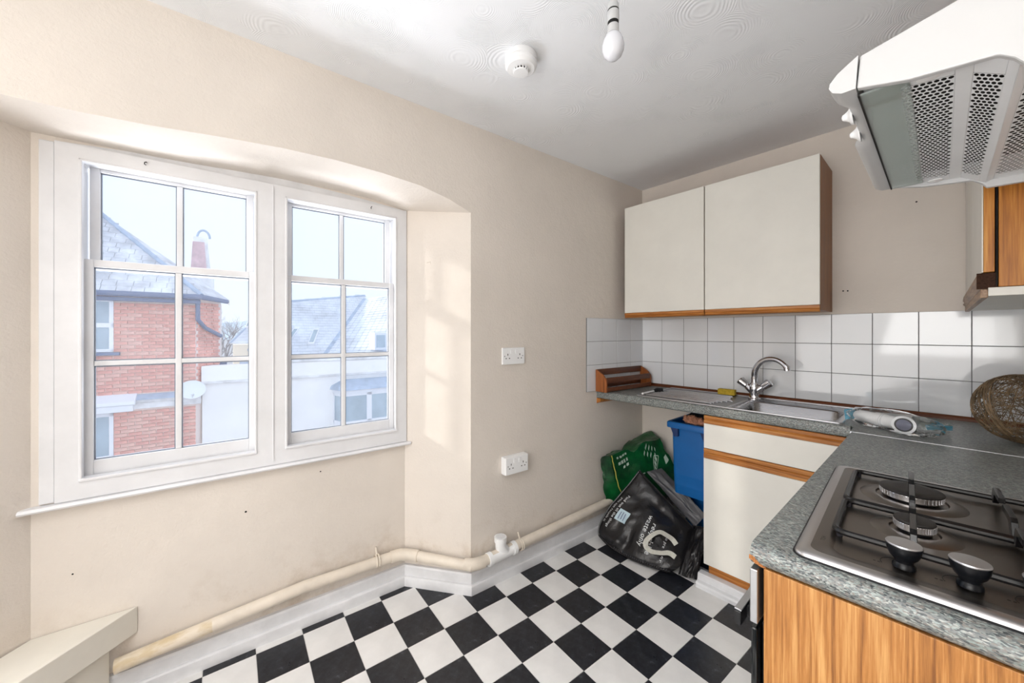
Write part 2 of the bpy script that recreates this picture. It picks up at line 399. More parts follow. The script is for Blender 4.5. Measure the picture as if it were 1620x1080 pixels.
for i, j in ij:
    c = gp(i+.5, j+.5); sc, oc = lo(c)
    lim = 0.0 if (sc < 1.5 or sc > 3.15) else RB
    if oc < lim-.11 or c.x > .42 or c.y > CY+.08 or c.y < -1.95: continue
    if c.x > -.15 and c.y > .85: continue
    k = (i+j) % 2
    h = TS/2-g
    cor = [Vector((-h,-h,0)), Vector((h,-h,0)), Vector((h,h,0)), Vector((-h,h,0))]
    Rm = Matrix.Rotation(R0, 3, 'Z')
    wp = [c+Rm @ p for p in cor]
    near = [lo(p)[1] < lim+.004 for p in wp]
    border = any(near) and not (1.3 < sc < 1.8)
    if c.y < -.75:
        rest[k].prism([p+Vector((0,0,-.003)) for p in wp], (0,0,.003)); continue
    if border or any(p.y > CY for p in wp):
        pl = clip(wp, L(0, lim+.003, 0), NV) if border else wp
        pl = clip(pl, Vector((0, CY-.003, 0)), Vector((0,-1,0)))
        if len(pl) < 3: continue
        b = MB(); b.prism([p-c+Vector((0,0,-.003)) for p in pl], (0,0,.003))
        ob = b.build('tile', M['vwhite'] if k == 0 else M['vblack'], floor, local=True, smooth=0); ob.location = c
    else:
        if k not in full:
            b = MB(); b.prism([p+Vector((0,0,-.003)) for p in cor], (0,0,.003))
            full[k] = b.build('tile', M['vwhite'] if k == 0 else M['vblack'], floor, local=True, smooth=0)
            ob = full[k]
        else:
            ob = full[k].copy(); COL.objects.link(ob)
        ob.location = c; ob.rotation_euler = (0,0,R0)
for k in (0, 1): stuff(rest[k].build('tile_area', M['vwhite'] if k == 0 else M['vblack'], floor, smooth=0))

# wall tiles
ZR = [(1.0765+.15, 1.3765), (1.0765, 1.2265), (.9265, 1.0765)]
gt = MB(); gt.box(CX-.0, .43, CY-.0062, CY, .926, 1.3755); gt.build('grout', M['grout'], wall_back, smooth=0)
gl_ = MB(); gl_.lbox(.004, .600, 0, .0062, .9085, 1.3755); gl_.build('grout', M['grout'], wall_left, smooth=0)
tb = None
for k in range(13):
    x0 = CX+.15*k+.0012; x1 = min(x0+.1476, .43)
    for r, (za, zb) in enumerate(ZR):
        if k < 12 and tb is not None:
            ob = tb.copy(); COL.objects.link(ob)
        else:
            b = MB(); b.box(0, x1-x0, -.0075, -.003, 0, .1476); ob = b.build('tile', M['tile'], wall_back, bevel=.0011, seg=2, local=True)
            if tb is None: tb = ob
        ob.location = (x0, CY, za+.0012)
tl = None; tl2 = None
for k in range(4):
    for r, (za, zb) in enumerate(ZR):
        if r < 2:
            if tl is None:
                b = MB(); b.box(0, .1476, .003, .0075, 0, .1476); tl = ob = b.build('tile', M['tile'], wall_left, bevel=.0011, local=True)
            else: ob = tl.copy(); COL.objects.link(ob)
            z = za
        else:
            if tl2 is None:
                b = MB(); b.box(0, .1476, .003, .0075, 0, .1660); tl2 = ob = b.build('tile', M['tile'], wall_left, bevel=.0011, local=True)
            else: ob = tl2.copy(); COL.objects.link(ob)
            z = .9085
        ob.location = L(.15*k+.0012+.1476, 0, z+.0012)
        ob.rotation_euler = (0, 0, math.atan2(-UY, -UX))
# tile x axis points to -s and its local y axis to... keep the glazed side in the room
for o in wall_left.children:
    if o.name.startswith('tile'):
        o.rotation_euler = (0, 0, math.atan2(UY, UX)); p = o.location
        o.location = p - Ldir(.1476, 0, 0)
# dark timber strip behind the worktop
st = MB(); st.prism([(CX-.0, CY, .908), (CX, CY-.014, .908), (CX, CY-.014, .918), (CX, CY-.006, .927), (CX, CY, .927)], (.43-CX, 0, 0))
struct(st.build('trim_1', M['mahog'], smooth=30))

# skirting boards
PROF = [(0,0),(.032,0),(.033,.036),(.031,.043),(.026,.047),(.0185,.0475),(.0180,.053),(.0175,.090),(.013,.098),(0,.099)]
def sweep(name, path, closedcap=True, mat=None, prof=PROF, parent=None):
    pts = [Vector((p[0], p[1], 0)) for p in path]; rows = []
    for d, z in prof:
        row = []
        for i in range(len(pts)):
            d1 = (pts[i]-pts[i-1]).normalized() if i > 0 else None
            d2 = (pts[i+1]-pts[i]).normalized() if i < len(pts)-1 else None
            n1 = Vector((-d1.y, d1.x, 0)) if d1 else None; n2 = Vector((-d2.y, d2.x, 0)) if d2 else None
            if n1 and n2:
                nn = (n1+n2).normalized(); k = 1/max(.3, nn.dot(n1))
            else: nn = n1 or n2; k = 1
            row.append(pts[i]+nn*d*k+Vector((0,0,z)))
        rows.append(row)
    b = MB(); b.grid(rows+[rows[0]])
    for e in (0, -1): b.poly([r[e] for r in rows])
    return b.build(name, mat or M['gloss_old'], parent, smooth=25)
def lp(s, o): p = L(s, o, 0); return (p.x, p.y)
struct(sweep('baseboard_left', [lp(.003,0), lp(1.44,0), lp(1.675,RB), lp(2.74,RB)]))
struct(sweep('baseboard_back', [(-.80, CY), (CX+.035, CY)]))

# window sill bead and window
sb = MB(); sb.prism([L(1.655,RB,.712), L(1.655,RB+.032,.712), L(1.655,RB+.036,.718), L(1.655,RB+.030,.7255), L(1.655,RB,.7255)], Ldir(2.925-1.655,0,0))
struct(sb.build('trim_2', M['gloss'], smooth=25))
win = MB()
F0, F1 = -.40, -.252
OPL = (2.307, 2.80); OPR = (1.722, 2.207); OZ0, OZ1 = .785, 1.863
win.lbox(2.80, 2.853, F0, F1, .727, 1.906); win.lbox(1.672, 1.722, F0, F1, .727, 1.906)
win.lbox(2.207, 2.249, F0, F1, OZ0, OZ1); win.lbox(2.251, 2.307, F0, F1, OZ0, OZ1)
win.lbox(1.722, 2.80, F0, F1, .727, OZ0); win.lbox(1.722, 2.80, F0, F1, OZ1, 1.906)
window = struct(win.build('window_1', M['gloss'], smooth=0))
ar = MB(); ar.lbox(2.8545, 2.887, F0, F1-.004, .730, 1.902); ar.lbox(1.660, 1.6705, F0, F1-.006, .730, 1.902)
ar.build('architrave', M['gloss'], window, bevel=.002)
hd = MB()   # lumpy filler between frame head and arched plaster
for k in range(12):
    a = 1.69+k*.096; b2 = a+.096
    h1 = 1.906+.030*math.sin(PI*k/12)+.004; h2 = 1.906+.030*math.sin(PI*(k+1)/12)+.004
    hd.hexa([L(a,F0,1.904),L(b2,F0,1.904),L(b2,F1-.012,1.904),L(a,F1-.012,1.904),L(a,F0,h1),L(b2,F0,h2),L(b2,F1-.012,h2),L(a,F1-.012,h1)])
hd.build('head_filler', M['gloss_old'], window)
bd = MB()
for (a, b) in (OPL, OPR):
    bd.lbox(a, a+.008, F1-.02, F1+.003, OZ0, OZ1); bd.lbox(b-.008, b, F1-.02, F1+.003, OZ0, OZ1)
    bd.lbox(a, b, F1-.02, F1+.003, OZ1-.008, OZ1); bd.lbox(a, b, F1-.03, F1+.006, OZ0, OZ0+.010)
bd.build('staff_bead', M['gloss'], window, bevel=.0025)
mb_ = MB(); mb_.lbox(2.2495, 2.2525, F1-.01, F1+.0035, OZ0-.04, OZ1+.03); mb_.build('mullion_bead', M['gloss'], window)
for s_ in (2.636, 1.847):
    hk = MB(); b0 = L(s_, F1, 1.892); hk.tube([b0, b0+Ldir(0,.006,0), b0+Ldir(.004,.010,-.004), b0+Ldir(.005,.006,-.009), b0+Ldir(.001,.004,-.011)], .0012, 6); hk.build('hook', M['dark'], window)
def sash(s0, s1, z0, z1, o0, o1, stile, top, bot, rows, lower):
    m = MB()
    m.lbox(s0, s0+stile, o0, o1, z0, z1); m.lbox(s1-stile, s1, o0, o1, z0, z1)
    m.lbox(s0+stile, s1-stile, o0, o1, z0, z0+bot); m.lbox(s0+stile, s1-stile, o0, o1, z1-top, z1)
    mid = (s0+s1)/2; ob = (o0*.35+o1*.65)
    m.lbox(mid-.009, mid+.009, o0+.004, o1-.004, z0+bot, z1-top)
    zz = [z0+bot]
    for r in range(1, rows):
        zc = z0+bot+(z1-top-z0-bot)*r/rows; m.lbox(s0+stile, s1-stile, o0+.005, o1-.005, zc-.0085, zc+.0085); zz.append(zc)
    zz.append(z1-top)
    ob = m.build('sash', M['gloss'], window, bevel=.0025, seg=2)
    for r in range(rows):
        for (a, b) in ((s0+stile, mid-.009), (mid+.009, s1-stile)):
            p = MB(); za = zz[r]+(.0085 if r else 0); zb = zz[r+1]-(.0085 if r < rows-1 else 0); oo = (o0+o1)/2
            p.lbox(a-.004, b+.004, oo-.0015, oo+.0015, za-.003, zb+.003); p.build('pane', M['pane'], ob, smooth=0)
            pt = MB()  # putty line
            for (x0, x1, y0, y1) in ((a, a+.003, za, zb), (b-.003, b, za, zb), (a, b, za, za+.0025), (a, b, zb-.004, zb)):
                pt.lbox(x0, x1, oo+.0012, oo+.008, y0, y1)
            pt.build('putty', M['putty'], ob, smooth=0)
    return ob
for (a, b) in (OPL, OPR):
    sash(a+.002, b-.002, OZ0+.004, 1.535, -.325, -.290, .024, .026, .052, 2, True)
    sash(a+.008, b-.008, 1.505, OZ1+.012, -.365, -.332, .026, .024, .030, 1, False)

# marks on the walls: screw holes
for (x, z) in ((-.324,1.492),(-.307,1.491),(-.075,1.874)):
    h = MB(); h.lathe((x, CY-.0015, z), (0,1,0), [(.0035,0),(.0035,.001)], 10); h.build('screw_hole', M['dark'], wall_back)
for (a_, z_, r_m) in ((2.345,.552,.004),(2.816,.479,.0025),(2.069,.655,.003)):
    h = MB(); h.lathe(L(a_, RB+.0003, z_), Ldir(0,1,0), [(r_m,0),(r_m,.0008)], 9); h.build('screw_hole', M['dark'], wall_left)
hk = MB(); b0 = L(1.596,-.176,1.64); hk.tube([b0, b0+Ldir(-.012,.012,.002), b0+Ldir(-.016,.016,-.01)], .003, 6); hk.build('hook', M['wall'], wall_left)

# ------------------------------------------------------------------ waste pipe along the left wall
pr_ = thing('waste_pipe', 'cream painted waste pipe clipped along the wall above the white skirting', 'pipe', L(1.9,-.22,.12))
r_ = .0240
a1, a2, a3, a4 = L(2.735,-.232,.142), L(2.14,-.232,.190), L(1.71,-.232,.178), L(1.655,-.215,.175)
p1 = MB(); p1.tube([L(2.712,-.230,.141), L(2.45,-.230,.161)], r_, 18); p1.build('pipe', M['pipeold'], pr_)
p1 = MB(); p1.tube([L(2.45,-.230,.161), L(2.14,-.230,.182), L(1.74,-.230,.174)], r_+.0004, 18); p1.build('pipe', M['pipe'], pr_)
p1 = MB(); p1.tube([L(1.76,-.230,.174), L(1.715,-.226,.173), L(1.675,-.198,.172), L(1.645,-.163,.171)], r_+.0035, 18); p1.build('elbow', M['pipe'], pr_)
p1 = MB(); p1.tube([L(1.655,-.175,.171), L(1.46,.047,.156)], r_, 18); p1.build('pipe', M['pipe'], pr_)
p1 = MB(); p1.tube([L(1.485,.017,.162), L(1.458,.040,.160), L(1.425,.048,.158), L(1.395,.048,.156)], r_+.004, 18); p1.build('elbow', M['pipe'], pr_)
p1 = MB(); p1.tube([L(1.43,.048,.158), L(.42,.046,.196)], r_, 18); p1.build('pipe', M['pipe'], pr_)
te = MB(); te.tube([L(1.365,.048,.155), L(1.20,.048,.162)], r_+.004, 20)
te.tube([L(1.372,.048,.155), L(1.350,.048,.156)], r_+.008, 20); te.tube([L(1.222,.048,.161), L(1.20,.048,.162)], r_+.008, 20)
te.tube([L(1.26,.048,.160), L(1.292,.048,.195), L(1.294,.048,.238)], r_+.003, 20); te.tube([L(1.294,.048,.222), L(1.294,.048,.246)], r_+.0075, 20)
te.build('tee_fitting', M['white'], pr_)
te = MB(); te.tube([L(1.294,.048,.246), L(1.294,.048,.2475)], r_, 20); te.build('access_cap', M['gloss_old'], pr_)
for (s_, o_, z_) in ((1.826,-.232,.180), (1.165,.048,.163)):
    cl = MB(); rr = r_+.003
    ax = Ldir(1,0,0); n_ = Ldir(0,1,0)
    for dx in (-.006, .006):
        pts = [L(s_+dx,o_,z_)+n_*math.cos(t)*rr+Vector((0,0,1))*math.sin(t)*rr for t in [2*PI*k/20 for k in range(20)]]
        cl.tube(pts, .0035, 6, closed=True)
    cl.tube([L(s_,o_-.005,z_+rr), L(s_,o_-.016,z_+rr+.018), L(s_,o_-.020,z_+rr+.03)], .005, 8)
    cl.build('pipe_clip', M['pipe'], pr_)

# boxed-in cupboard corner, bottom left
bx = thing('corner_boxing', 'cream painted boxed-in corner shelf under the left side of the window', 'boxing', L(2.9,-.2,0))
FR = [(2.674,-.262),(2.945,.009)]
b = MB(); b.prism([L(2.674,-.2625,.288), L(2.965,.0265,.288), L(3.15,.0265,.288), L(2.905,-.2625,.288)], (0,0,.018)); b.build('top_board', M['boxpaint'], bx, bevel=.002)
b = MB(); dn = Vector((1,-1)).normalized()
b.prism([L(2.660,-.2625,.215), L(2.950,.0275,.215), L(2.965,.0265,.215), L(2.676,-.2625,.215)], (0,0,.092)); b.build('fascia', M['boxpaint'], bx, bevel=.0025)
b = MB(); b.prism([L(2.725,-.2335,.0), L(2.985,.0265,.0), L(3.0,.0265,.0), L(2.745,-.2335,.0)], (0,0,.215)); b.build('lower_panel', M['boxpaint'], bx, bevel=.002)

# ------------------------------------------------------------------ sockets
def socket(z, label, proud):
    t = thing('wall_socket', label, 'socket', L(1.18, 0, z), 'double sockets on the window wall')
    if proud:
        b = MB(); b.lbox(1.180-.075, 1.180+.075, .0, .030, z-.045, z+.045); b.build('back_box', M['white'], t, bevel=.002)
    o = .030 if proud else 0
    b = MB(); b.lbox(1.180-.0745, 1.180+.0745, o+.0004, o+.011, z-.0445, z+.0445); b.build('faceplate', M['white'], t, bevel=.003)
    for sx in (-.040, .040):
        ss = 1.18+sx
        for (dx, dz, w_, h_) in ((0,.008,.0022,.0048),(-.011,-.012,.0035,.0024),(.011,-.012,.0035,.0024)):
            b = MB(); b.lbox(ss+dx-w_, ss+dx+w_, o+.0108, o+.0113, z+dz-h_, z+dz+h_); b.build('pin_hole', M['dark'], t, smooth=0)
        b = MB(); k = 1 if sx > 0 else -1
        b.lathe(L(ss+k*.020, o+.0108, z+.0), Ldir(0,1,0), [(.0026,0),(.0026,.0006)], 10); b.build('screw', M['dark'], t)
        b = MB(); b.lbox(1.18+sx*.42-.008, 1.18+sx*.42+.008, o+.010, o+.014, z+.012, z+.034); b.build('switch', M['white'], t, bevel=.0015)
    return t
socket(1.158, 'white flush double socket, the upper of two on the cream wall', False)
socket(.586, 'white surface box double socket, the lower of two above the pipe', True)

# ------------------------------------------------------------------ ceiling fittings
sd = thing('smoke_detector', 'round white smoke detector on the swirled ceiling', 'detector', (-1.025,.943,HC))
b = MB(); b.lathe((-1.025,.943,HC), (0,0,-1), [(.058,0),(.060,.003),(.060,.022),(.0575,.0225),(.0575,.026),(.060,.0265)], 40); b.build('base', M['white'], sd)
b = MB(); b.lathe((-1.025,.943,HC-.0255), (0,0,-1), [(.059,0),(.0605,.004),(.059,.014),(.050,.022),(.028,.0245)], 40); b.build('cover', M['white'], sd)
b = MB()
for k in range(14):
    a = 2*PI*k/14; c = Vector((-1.025+.0265*math.cos(a), .943+.0265*math.sin(a), HC-.0545)); b.tube([c+Vector((0,0,.006)), c-Vector((0,0,.006))], .0026, 6)
b.build('vent_fins', M['white'], sd)
b = MB(); b.lathe((-1.025,.943,HC-.049), (0,0,-1), [(.0235,0),(.0235,.008)], 24); b.build('sensor_core', M['dark'], sd)
b = MB(); b.lathe((-1.025,.943,HC-.0585), (0,0,-1), [(.028,0),(.029,.002),(.027,.005),(.02,.0058)], 32); b.build('sensor_cap', M['white'], sd)
pd = thing('pendant_lamp', 'bare white bulb in a white pendant holder hanging from the ceiling', 'lamp', (-.598,.899,2.045))
px_, py_ = -.598, .899
b = MB(); b.tube([(px_,py_,HC), (px_,py_,2.205)], .003, 8); b.build('cord', M['white'], pd)
b = MB(); b.lathe((px_,py_,HC), (0,0,-1), [(.045,0),(.045,.008),(.034,.022),(.012,.026)], 28); b.build('ceiling_rose', M['white'], pd)
b = MB(); b.lathe((px_,py_,2.2125), (0,0,-1), [(.004,0),(.009,.005),(.0150,.018),(.0160,.033)], 24); b.build('holder_cap', M['whiteold'], pd)
b = MB(); b.lathe((px_,py_,2.1755), (0,0,-1), [(.0152,0),(.0162,.002),(.0162,.027),(.0152,.029)], 24); b.build('lamp_holder', M['whiteold'], pd)
for z_, r1, h1 in ((2.1795,.0145,.004),(2.1465,.0148,.010)):
    b = MB(); b.lathe((px_,py_,z_), (0,0,-1), [(r1,0),(r1,h1)], 24); b.build('dark_gap', M['dark'], pd)
b = MB(); b.lathe((px_,py_,2.1365), (0,0,-1), [(.0152,0),(.0158,.002),(.0158,.016),(.0150,.022)], 24); b.build('bulb_cap', M['whiteold'], pd)
b = MB(); b.lathe((px_,py_,2.1145), (0,0,-1), [(.0155,0),(.0215,.008),(.0268,.020),(.0298,.034),(.0290,.047),(.0240,.060),(.0150,.069),(.006,.0725),(.001,.073)], 32); b.build('bulb', M['bulb'], pd, smooth=60)

# ------------------------------------------------------------------ white wall cabinet over the sink
wc = thing('wall_cabinet', 'white two-door wall cabinet with brown sides above the white tiles', 'cabinet', (-.87,2.35,1.385))
YF = 2.2003
b = MB(); b.box(-1.372,-.366,YF+.021,CY-.001,1.388,2.108); b.build('carcass', M['sidewood'], wc, bevel=.001)
for (x0, x1) in ((-1.3745,-.874), (-.868,-.3665)):
    d = MB(); d.box(x0,x1,YF,YF+.018,1.412,2.106); d = d.build('door', M['melamine'], wc, bevel=.0015)
    h = MB(); h.prism([(x0,YF+.018,1.380),(x0,YF+.006,1.380),(x0,YF+.001,1.385),(x0,YF+.004,1.392),(x0,YF-.001,1.398),(x0,YF-.001,1.411),(x0,YF+.018,1.411)], (x1-x0,0,0)); h.build('handle_rail', M['oakx'], d, smooth=25)

# ------------------------------------------------------------------ oak cabinet on the right wall
oc = thing('wall_cabinet', 'oak sided wall cabinet with white front and broken pelmet, right of the cooker hood', 'cabinet', (.25,2.0,1.36))
b = MB(); b.box(.092,.429,1.52,CY-.009,1.396,2.06); b.build('carcass', M['oakdark'], oc, bevel=.001)
for k in range(2):
    y0 = 1.522+k*.488; b = MB(); b.box(.066,.068,y0,y0+.484,1.434,2.06); 
    d = MB(); d.box(.0685,.086,y0,y0+.484,1.434,2.06); d = d.build('door', M['oakdark'], oc, bevel=.001); b.build('door_face', M['melamine'], d, smooth=0)
b = MB(); b.box(.088,.091,1.527,CY-.01,1.40,2.05); b.build('door_shadow_gap', M['dark'], oc, smooth=0)  # dark strip painting the shadow between door and carcass
b = MB(); b.box(.076,.429,1.524,CY-.009,1.374,1.395); b.build('underside_board', M['melamine'], oc, bevel=.001)
b = MB(); b.prism([(.060,1.535,1.432),(.058,1.535,1.415),(.062,1.535,1.408),(.058,1.535,1.400),(.064,1.535,1.392),(.0895,1.535,1.392),(.0895,1.535,1.432)], (0,CY-.012-1.535,0)); b.build('pelmet', M['pelmetwood'], oc, smooth=20)
b = MB(); b.box(.058,.0905,1.530,1.5345,1.3925,1.4325); b.build('pelmet_broken_end', M['brokenend'], oc, smooth=0)
b = MB(); b.box(.064,.076,1.53,CY-.012,1.370,1.3915); b.build('lower_batten', M['pelmetwood'], oc, bevel=.0015)

# ------------------------------------------------------------------ worktops
ZT = .908
wt = thing('worktop', 'grey-green speckled laminate worktop holding the sink along the tiled wall', 'worktop', (-.6,2.25,.87))
def xl(y): return CX+UX*((CY-y)/-UY)*1.0 if False else CX-.07339*(CY-y)
b = MB()
def slab(poly): b.prism([(x,y,ZT-.036) for x,y in poly], (0,0,.036))
slab([(xl(2.03)+.0005,2.03),(-.70,2.03),(-.70,CY-.001),(CX+.0005,CY-.001)])
slab([(-.70,2.03),(-.28,2.03),(-.28,2.037),(-.70,2.037)]); slab([(-.70,2.345),(-.28,2.345),(-.28,CY-.001),(-.70,CY-.001)])
slab([(-.28,2.03),(-.245,2.03),(-.228,2.0),(-.228,1.908),(.429,1.908),(.429,CY-.001),(-.28,CY-.001)])
nose = [(2.03,ZT-.046),(2.008,ZT-.046),(2.002,ZT-.042),(2.0,ZT-.034),(2.0,ZT-.012),(2.003,ZT-.004),(2.012,ZT),(2.03,ZT)]
b.prism([(xl(2.01)+.0005,y,z) for y,z in nose], (-.238-xl(2.01),0,0))
b.build('slab', M['lamx'], wt, smooth=40)
ws = thing('worktop', 'grey-green laminate worktop with a chipped corner around the hob', 'worktop', (.1,1.3,.87))
b = MB()
zc = ZT-.019; rr = .019
prof = [(1.898,ZT-.038),(.775,ZT-.038)]+[(.775-.020*math.sin(PI*k/10), zc-rr*math.cos(PI*k/10)) for k in range(0,11)]+[(1.898,ZT)]
b.prism([(-.222,y,z) for y,z in prof], (.651,0,0)); b.build('slab', M['lamx'], ws, smooth=40)
b = MB(); 
for k in range(16):
    random.seed(k); z_ = ZT-.022-.0009*k; x_ = -.2205+.0011*k+random.uniform(-.001,.001); dz_ = max(-.0185, z_-zc)
    y_ = .775-.020*math.sqrt(1-(dz_/.019)**2)+.0006; c = Vector((x_, y_, z_)); s_ = .0022+.0012*random.random()
    b.hexa([c+Vector((dx*s_,dy*.0014,dz*s_)) for dz in (-1,1) for dx,dy in ((-1,-1),(1,-1),(1,1),(-1,1))])
b.build('chipped_corner', M['chip'], ws)
b = MB(); b.prism([(-.227,1.898,ZT-.037),(-.227,1.9035,ZT-.037),(-.227,1.9035,ZT+.0012),(-.227,1.898,ZT+.0012)], (.655,0,0)); tag(b.build('joint_strip', M['alu'], None, bevel=.0008), 'thin aluminium joint strip between the two grey worktops', 'strip')
bt = MB(); bt.prism([L(.04,.0,.8615), L(.04,.030,.8615), L(.04,.030,.842), L(.04,.0,.828)], Ldir(.46,0,0)); tag(bt.build('wooden_batten', M['oakx'], None, bevel=.001), 'small orange wooden batten carrying the worktop at the left wall', 'batten')

# sink
sk = thing('sink', 'stainless steel single bowl sink with a ribbed drainer on its left', 'sink', (-.7,2.25,ZT))
def rrect(x0,x1,y0,y1,r,z,n=6):
    out = []
    for (cx_,cy_,a0) in ((x1-r,y1-r,0),(x0+r,y1-r,PI/2),(x0+r,y0+r,PI),(x1-r,y0+r,1.5*PI)):
        for k in range(n+1): out.append(Vector((cx_+r*math.cos(a0+PI/2*k/n), cy_+r*math.sin(a0+PI/2*k/n), z)))
    return out
zt = ZT+.003
b = MB()
X0,X1,Y0,Y1 = -.672,-.298,2.046,2.338
rings = [rrect(-.712,-.262,2.016,2.476,.012,ZT+.0002), rrect(-.710,-.264,2.018,2.474,.012,zt), rrect(-.705,-.270,2.024,2.468,.012,zt), rrect(X0-.008,X1+.008,Y0-.008,Y1+.008,.058,zt-.0005), rrect(X0,X1,Y0,Y1,.052,zt-.008), rrect(X0+.006,X1-.006,Y0+.006,Y1-.006,.05,zt-.12), rrect(X0+.03,X1-.03,Y0+.03,Y1-.03,.05,zt-.148), rrect(-.50,-.46,2.18,2.22,.0199,zt-.152)]
b.grid(rings, wrap=True); b.poly(rings[-1]); b.build('bowl', M['steel'], sk, smooth=50)
b = MB(); R2 = [rrect(-1.190,-.708,2.016,2.476,.014,ZT+.0002), rrect(-1.188,-.708,2.018,2.474,.014,zt), rrect(-1.182,-.708,2.024,2.468,.014,zt)]
b.grid(R2, wrap=True); b.poly(R2[-1]); b.build('drainer', M['drainsteel'], sk, smooth=40)
for k in range(11):
    y = 2.075+k*.030; x1 = -.735-.05*abs(math.cos(k/10*PI)) if True else -.76
    b = MB(); b.tube([(-1.150,y,zt-.001),(-1.14,y,zt+.002),(x1-.01,y,zt+.002),(x1,y,zt-.001)], .0055, 8); b.build('drainer_rib', M['steel'], sk)
b = MB(); b.tube([p+Vector((0,0,.0008)) for p in rrect(-1.186,-.266,2.020,2.472,.012,zt)], .003, 6, closed=True); b.build('rim_edge', M['alu'], sk)
b = MB(); b.lathe((X0+.007,2.27,zt-.045), (1,0,0), [(.012,0),(.011,.003)], 20); b.build('overflow', M['dark'], sk)
b = MB(); b.lathe((-.48,2.20,zt-.151), (0,0,1), [(.03,0),(.03,.003),(.02,.004)], 24); b.build('plug_hole', M['chrome'], sk)

# tap
tp = thing('mixer_tap', 'chrome mixer tap with a tall curved spout and two handles', 'tap', (-.683,2.40,zt))
tx_, ty_ = -.683, 2.402
b = MB(); b.lathe((tx_,ty_,zt), (0,0,1), [(.030,0),(.030,.006),(.026,.010),(.024,.022),(.025,.040),(.028,.055),(.026,.075),(.021,.088),(.0185,.094)], 28)
for sg in (-1,1):
    d = Vector((sg*.74, .0, .62)).normalized(); c0_ = Vector((tx_,ty_,zt+.040)); b.tube([c0_, c0_+d*.048], [.024,.018], 16)
b.build('body', M['chrome'], tp)
for sg in (-1,1):
    d = Vector((sg*.74, .0, .62)).normalized(); c0_ = Vector((tx_,ty_,zt+.040))
    b = MB(); b.lathe(c0_+d*.049, d, [(.0165,0),(.019,.004),(.0225,.026),(.0245,.042),(.0225,.047),(.012,.0485)], 7); b.build('handle', M['chrome'], tp, bevel=.002)
b = MB(); sp = [(tx_,ty_,zt+.088),(tx_+.002,ty_,zt+.125)]
sp = [Vector((tx_+.088-.088*math.cos(t)+.0, ty_-.02*t, zt+.125+.105*math.sin(t))) for t in [PI*.73*k/16 for k in range(17)]]
sp = [Vector((tx_,ty_,zt+.088))]+sp; e = sp[-1]
sp += [e+Vector((.012,-.002,-.012)), e+Vector((.014,-.003,-.030))]
b.tube(sp, [.0175-.0003*i_ for i_ in range(len(sp)-3)]+[.0125,.0145,.0145], 18); b.build('spout', M['chrome'], tp)

b = MB(); b.box(-.045,.045,-.018,.018,0,.032); sg_ = b.build('sponge', M['sponge'], None, bevel=.0018, local=True); sg_.location = (-.835,2.432,zt+.0035); sg_.rotation_euler = (0,0,.05); tag(sg_, 'yellow sponge lying on the drainer beside the tap', 'sponge')
br = thing('dish_brush', 'white handled brush with a black head on the left of the drainer', 'brush', (-1.20,2.1,zt))
b = MB(); b.tube([(-1.165,2.055,zt+.0085),(-1.163,2.19,zt+.0105)], [.006,.0055], 10); b.build('handle', M['white'], br)
b = MB(); b.tube([(-1.163,2.185,zt+.012),(-1.160,2.215,zt+.014),(-1.150,2.262,zt+.014)], [.006,.015,.012], 12, flat=.9); b.build('head', M['black'], br)

# wooden rack
rk = thing('wooden_rack', 'small stained wooden rack with rails in the left corner of the worktop', 'rack', L(.28,.05,ZT))
for s_ in (.035, .512):
    P = [(.012,.000),(.094,.000),(.096,.060),(.092,.082),(.078,.100),(.060,.114),(.044,.124),(.012,.140)]
    b = MB(); b.prism([L(s_,o,ZT+.0004+z) for o,z in P], Ldir(.012,0,0)); b.build('side_panel', M['rackwood'], rk, bevel=.0015)
for (o0,o1,z0,z1) in ((.012,.020,.100,.140),(.012,.020,.020,.060),(.088,.096,.004,.030),(.086,.094,.058,.092)):
    b = MB(); b.lbox(.0475,.5115,o0,o1,ZT+z0,ZT+z1); b.build('rail', M['rackrail'], rk, bevel=.001)
b = MB(); b.lbox(.0475,.5115,.0205,.0875,ZT+.006,ZT+.014); b.build('shelf', M['rackrail'], rk)

# ------------------------------------------------------------------ base cabinet under the sink
bc = thing('base_cabinet', 'white base cabinet with oak rails and one drawer under the sink', 'cabinet', (-.5,2.2,0))
YD = 2.001
for (x0,x1,y0,y1,z0,z1) in ((-.793,-.775,YD+.020,CY-.003,.10,ZT-.0475),(-.250,-.232,YD+.020,CY-.003,.10,ZT-.0475),(-.774,-.251,YD+.020,CY-.003,.10,.116),(-.774,-.251,CY-.012,CY-.003,.117,.74)):
    b = MB(); b.box(x0,x1,y0,y1,z0,z1); b.build('carcass_panel', M['melamine'], bc, bevel=.001)
def railp(x0, x1, z0, z1, par):
    y = YD; h = z1-z0
    b = MB(); b.prism([(x0,y+.018,z0),(x0,y,z0),(x0,y,z0+h*.40),(x0,y+.005,z0+h*.52),(x0,y+.001,z0+h*.64),(x0,y+.001,z1-.002),(x0,y+.003,z1),(x0,y+.018,z1)], (x1-x0,0,0)); return b.build('handle_rail', M['oakx'], par, smooth=20)
dr = MB(); dr.box(-.7945,-.245,YD,YD+.018,.695,.8195); dr = dr.build('drawer', M['melamine'], bc, bevel=.0012); railp(-.7945,-.245,.8205,.8605,dr)
do = MB(); do.box(-.7955,-.245,YD,YD+.018,.104,.643); do = do.build('door', M['melamine'], bc, bevel=.0012); railp(-.7955,-.245,.6445,.692,do)
b = MB(); b.box(-.775,-.235,YD+.012,YD+.030,.0,.0995); b.build('plinth', M['oakx'], bc, bevel=.001)
pz_ = [(-d, z*.86) for d, z in PROF]
k_ = MB(); k_.prism([(-.792, 1.985-.004+d*1.55, z) for d, z in pz_]+[], (.56,0,0)) if False else None
PX = [(2.011,0),(1.945,0),(1.944,.018),(1.950,.026),(1.966,.030),(1.970,.057),(1.976,.062),(2.011,.062)]
